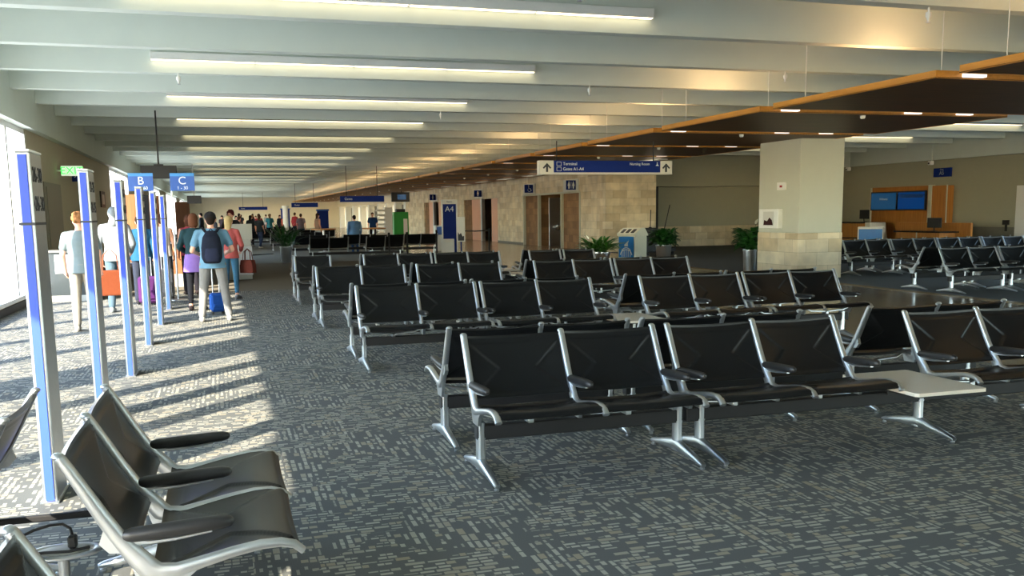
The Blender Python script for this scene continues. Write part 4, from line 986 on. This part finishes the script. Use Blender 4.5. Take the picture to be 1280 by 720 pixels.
    if face:
        for sg in (-1, 1): MB().ball(h+v(sg*.03, .083, .012), (.012*k, .009*k, .007*k), 10, 6).build('eye', M['eye'], t, True)
        MB().ball(h+v(0, .088, -.062), (.022*k, .008*k, .007*k), 10, 6).build('mouth', M['lip'], t, True)
    return t
def handbag(loc, rotz, lb, w, h, d, col, drop, name='hanging_handbag', cat='bag'):
    t = thing(name, lb, cat, loc, rotz); m = cloth(*col)
    mb = MB(); mb.prism([(-w/2, 0), (w/2, 0), (w/2*1.02, h*.5), (w/2*.82, h), (-w/2*.82, h), (-w/2*1.02, h*.5)], -d/2, d/2, 'y')
    me = remesh(mb, .012, 4); me.materials.append(m); me.name = 'bag_body'; link('bag_body', me, t)
    for sg in (-1, 1): MB().sweep([(-w*.3, sg*d*.3, h*.96), (-w*.24, sg*d*.2, h+drop*.7), (0, 0, h+drop), (w*.24, sg*d*.2, h+drop*.7), (w*.3, sg*d*.3, h*.96)], (.006, .014), 6).build('strap', m, t)
    return t
def suitcase(loc, rotz, lb, w, d, h, col, handle=.35):
    t = thing('suitcase', lb, 'suitcase', loc, rotz); m = cloth(*col)
    MB().cbox(-w/2, w/2, -d/2, d/2, .05, h, .04).build('shell', m, t); MB().cbox(-w*.36, w*.36, -d/2-.03, -d/2+.01, .12, h*.55, .02).build('front_pocket', m, t)
    for ox in (-w*.35, w*.35): MB().lathe([(.012, 0), (.028, .008), (.028, .045), (.012, .06)], ox, 0, 12).build('wheel', M['black'], t)
    if handle: MB().sweep([(-w*.22, d*.3, h-.02), (-w*.22, d*.3, h+handle), (w*.22, d*.3, h+handle), (w*.22, d*.3, h-.02)], .010, 8).build('pull_handle', M['brushed'], t)
    return t
GQ = 'people queueing by the posts'
# P1 grey T-shirt, ginger hair, arm hanging
person('ginger-haired person in grey T-shirt and beige trousers beside the second post', (-1.92, 14.6, 0), R(2), 1.70, (132, 148, 152), 'short', (172, 164, 150), shoe=(206, 200, 190), hair=('curly', (170, 116, 72)),
       J=dict(wrl=(-.235, .10, .90), knr=(.10, .05, .50), anr=(.115, .02, .085)), grp=GQ)
person('person in pale grey hooded top and jeans behind the second post', (-1.72, 17.3, 0), R(-5), 1.80, (144, 152, 156), 'long', (94, 118, 134), shoe=(170, 178, 180), hair=('none', (0, 0, 0)), hood=(144, 152, 156),
      J=dict(elr=(.27, .02, 1.14), wrr=(.20, .22, 1.0), ell=(-.26, -.02, 1.14)), grp=GQ)
handbag((-1.68, 15.9, .40), R(8), 'large orange leather bag hanging at knee height behind the second post', .40, .40, .16, (132, 66, 38), .34)
person('person in navy and teal top with yellow mark behind the third post', (-1.42, 18.7, 0), R(4), 1.66, (38, 92, 128), 'long', (52, 58, 74), shoe=(60, 60, 64), hair=('short', (60, 44, 34)), grp=GQ)
suitcase((-1.32, 18.35, 0), R(5), 'purple suitcase standing between the third and fourth posts', .34, .22, .54, (84, 40, 98))
person('person in white sleeveless top with a dark tote behind the fourth post', (-1.12, 20.2, 0), R(0), 1.68, (226, 220, 214), 'none', (58, 58, 66), legs='slim', shoe=(60, 56, 56), hair=('short', (74, 44, 34)), woman=True, skin='skin_tan', grp=GQ)
suitcase((-1.07, 19.72, 0), R(5), 'pale grey suitcase between the fourth and fifth posts', .30, .22, .60, (150, 148, 150), .3)
person('person in pink-red top and dark trousers beside the sixth post', (-.62, 20.6, 0), R(10), 1.66, (196, 74, 88), 'none', (44, 42, 50), shoe=(60, 50, 50), hair=('bob', (84, 50, 36)), woman=True, skin='skin_tan', grp=GQ)
person('woman in dark green top and purple patterned skirt over black leggings', (-.43, 17.0, 0), R(-3), 1.68, (34, 62, 68), 'long', (24, 26, 32), legs='slim', shoe=(52, 44, 46), hair=('bob', (108, 66, 44)), woman=True, skirt=(152, 118, 196),
      J=dict(ell=(-.26, .03, 1.14), wrl=(-.16, .22, 1.05)), grp=GQ)
person('man in light blue T-shirt and grey trousers wearing a black backpack', (-.13, 15.1, 0), R(0), 1.69, (128, 176, 208), 'short', (156, 156, 154), shoe=(222, 220, 214), hair=('short', (44, 34, 28)), cap=(40, 38, 40),
      J=dict(hil=(-.11, 0, .92), knl=(-.16, .02, .50), anl=(-.205, -.02, .085), hir=(.11, 0, .92), knr=(.165, .03, .50), anr=(.215, .02, .085), ell=(-.30, -.05, 1.14), wrl=(-.21, .16, 1.08), elr=(.31, -.05, 1.15), wrr=(.24, .16, 1.10)), wide=1.06, grp=GQ)
person('woman with long blonde hair in coral top and blue jeans', (.17, 19.1, 0), R(-20), 1.63, (206, 100, 96), 'long', (76, 128, 160), legs='slim', shoe=(150, 150, 156), hair=('long', (214, 184, 128)), woman=True,
      J=dict(elr=(.25, .02, 1.13), wrr=(.17, .2, 1.02)), grp=GQ)
handbag((.50, 19.15, .50), R(-40), 'brown leather handbag held at the hip of the blonde woman', .32, .26, .12, (120, 58, 46), .22)
suitcase((-.10, 16.15, 0), R(10), 'small blue rolling case between the backpack man and the blonde woman', .24, .2, .36, (40, 92, 180), .5)
# backpack
t = thing('backpack', 'black backpack on the back of the man in light blue', 'backpack', (-.13, 14.90, 0))
mb = MB(); mb.sweep([(0, 0, .92), (0, -.02, 1.0), (0, -.02, 1.15), (0, 0, 1.30), (0, .03, 1.40)], [(.06, .12), (.10, .155), (.10, .155), (.085, .13), (.04, .07)], 16, up=(1, 0, 0), sup=.8)
me = remesh(mb, .012, 3); me.materials.append(cloth(34, 40, 56)); link('pack_body', me, t)
mb = MB().sweep([(0, -.10, .95), (0, -.115, 1.02), (0, -.11, 1.14)], [(.03, .09), (.04, .11), (.02, .09)], 14, up=(1, 0, 0), sup=.8); mb.build('front_pocket', cloth(46, 52, 76), t, True)
for sg in (-1, 1): MB().sweep([(sg*.07, .05, 1.38), (sg*.105, .11, 1.425), (sg*.125, .20, 1.45), (sg*.14, .315, 1.40), (sg*.15, .335, 1.25)], (.008, .028), 8).build('shoulder_strap', cloth(28, 32, 44), t, True)
MB().sweep([(-.03, .02, 1.40), (0, -.0, 1.44), (.03, .02, 1.40)], .008, 6).build('grab_loop', cloth(28, 32, 44), t)
# counter attendant
person('person with dark red curly hair and black top leaning over the gate counter', (.30, 25.9, 0), R(160), 1.78, (36, 32, 36), 'long', (40, 40, 46), hair=('curly', (96, 34, 34)), woman=True, grp='staff', J=dict(elr=(.24, .06, 1.16), wrr=(.17, .27, 1.12), ell=(-.24, .06, 1.16), wrl=(-.17, .27, 1.12)))
# down the hall
person('man in light blue shirt sitting beyond the round wooden table', (5.35, 38.9, 0), R(10), 1.60, (120, 164, 210), 'long', (60, 90, 140), hair=('short', (40, 30, 26)), vox=.02, wide=1.3, grp='people down the hall', face=False)
person('person in dark blue uniform before the grey shop door', (7.85, 50.0, 0), R(170), 1.72, (36, 70, 124), 'short', (30, 34, 50), hair=('short', (84, 60, 46)), vox=.02, grp='people down the hall')
person('woman in white shorts standing by the blue kiosk', (4.75, 48.0, 0), R(-60), 1.72, (206, 170, 150), 'none', (228, 226, 224), legs='shorts', hair=('long', (70, 48, 38)), woman=True, vox=.02, grp='people down the hall', face=False)
person('person in grey top behind the woman in white shorts', (4.5, 55.0, 0), R(-20), 1.72, (150, 130, 140), 'short', (50, 90, 150), hair=('short', (60, 44, 36)), vox=.025, grp='people down the hall', face=False)
crowd = [(-.2, 42, (50, 52, 60)), (.9, 46, (96, 80, 70)), (1.6, 52, (60, 64, 70)), (2.3, 58.4, (186, 60, 60)), (1.0, 60, (40, 44, 52)), (3.1, 62, (70, 150, 160)), (2.2, 68, (54, 58, 70)), (3.6, 71.5, (190, 190, 192)),
         (.2, 66, (70, 60, 70)), (4.4, 73, (60, 70, 90)), (1.5, 76, (200, 90, 90)), (2.9, 80, (50, 50, 56)), (.8, 84, (90, 110, 150)), (4.0, 86, (200, 200, 200)), (2.0, 92, (44, 50, 60)), (3.2, 96, (120, 60, 60)),
         (3.9, 60, (214, 96, 70)), (.5, 54, (40, 50, 60)), (5.0, 66, (180, 60, 66)), (1.9, 48, (52, 60, 66)), (-1.0, 58, (52, 60, 66)), (-.6, 72, (60, 60, 70))]
cname = {0: 'dark grey', 1: 'brown', 2: 'slate', 3: 'red', 4: 'black', 5: 'teal', 6: 'charcoal', 7: 'pale grey', 8: 'plum', 9: 'navy', 10: 'coral', 11: 'near-black', 12: 'denim blue', 13: 'white', 14: 'ink blue', 15: 'maroon', 16: 'orange', 17: 'dusk blue', 18: 'crimson', 19: 'gunmetal', 20: 'graphite', 21: 'ash'}
for i, (x, y, c) in enumerate(crowd):
    person('far figure in %s top in the crowd down the hall, %s away' % (cname[i], 'walking' if i % 2 else 'standing'), (x, y, 0), R(rnd.uniform(-180, 180)), rnd.uniform(1.6, 1.84), c, rnd.choice(['short', 'long']), rnd.choice([(40, 44, 56), (60, 76, 110), (150, 140, 126)]), hair=(rnd.choice(['short', 'bob', 'long']), rnd.choice([(40, 30, 26), (90, 60, 40), (150, 110, 70)])),
           J=dict(knl=(-.1, .16, .52), anl=(-.11, .22, .1), anr=(.11, -.22, .12)) if i % 2 else None, vox=.03, grp='distant crowd', face=False, woman=i % 3 == 0)

# ------------------------------------------------------------------ light
w = bpy.data.worlds.new('sky'); S.world = w; w.use_nodes = True; nt = w.node_tree
bg = nt.nodes['Background']; sk = nt.nodes.new('ShaderNodeTexSky'); sk.sky_type = 'NISHITA'; sk.sun_disc = False
sk.sun_elevation = R(28); sk.sun_rotation = R(222); sk.air_density = 1.0; sk.dust_density = .6; sk.ozone_density = 1.5
hs = nt.nodes.new('ShaderNodeMix'); hs.data_type = 'RGBA'; hs.blend_type = 'MULTIPLY'; hs.inputs[0].default_value = 1; hs.inputs[7].default_value = (.94, 1.0, 1.03, 1)
nt.links.new(sk.outputs[0], hs.inputs[6]); nt.links.new(hs.outputs[2], bg.inputs[0]); bg.inputs[1].default_value = 1.15
sun = bpy.data.lights.new('sun', 'SUN'); sun.energy = 16.5; sun.angle = R(.6); sun.color = (1.0, .90, .74)
so = bpy.data.objects.new('sun', sun); C.objects.link(so)
el = math.atan(3.36/6.2)
d = Vector((.675*cos(el), .738*cos(el), -sin(el))); so.rotation_euler = d.to_track_quat('-Z', 'Y').to_euler()

S.view_settings.view_transform = 'Standard'; S.view_settings.look = 'None'; S.view_settings.gamma = 1; S.view_settings.use_curve_mapping = False
S.view_settings.exposure = 0.52
S.cycles.max_bounces = 10; S.cycles.diffuse_bounces = 6; S.cycles.glossy_bounces = 4; S.cycles.sample_clamp_indirect = 6
S.cycles.use_denoising = True
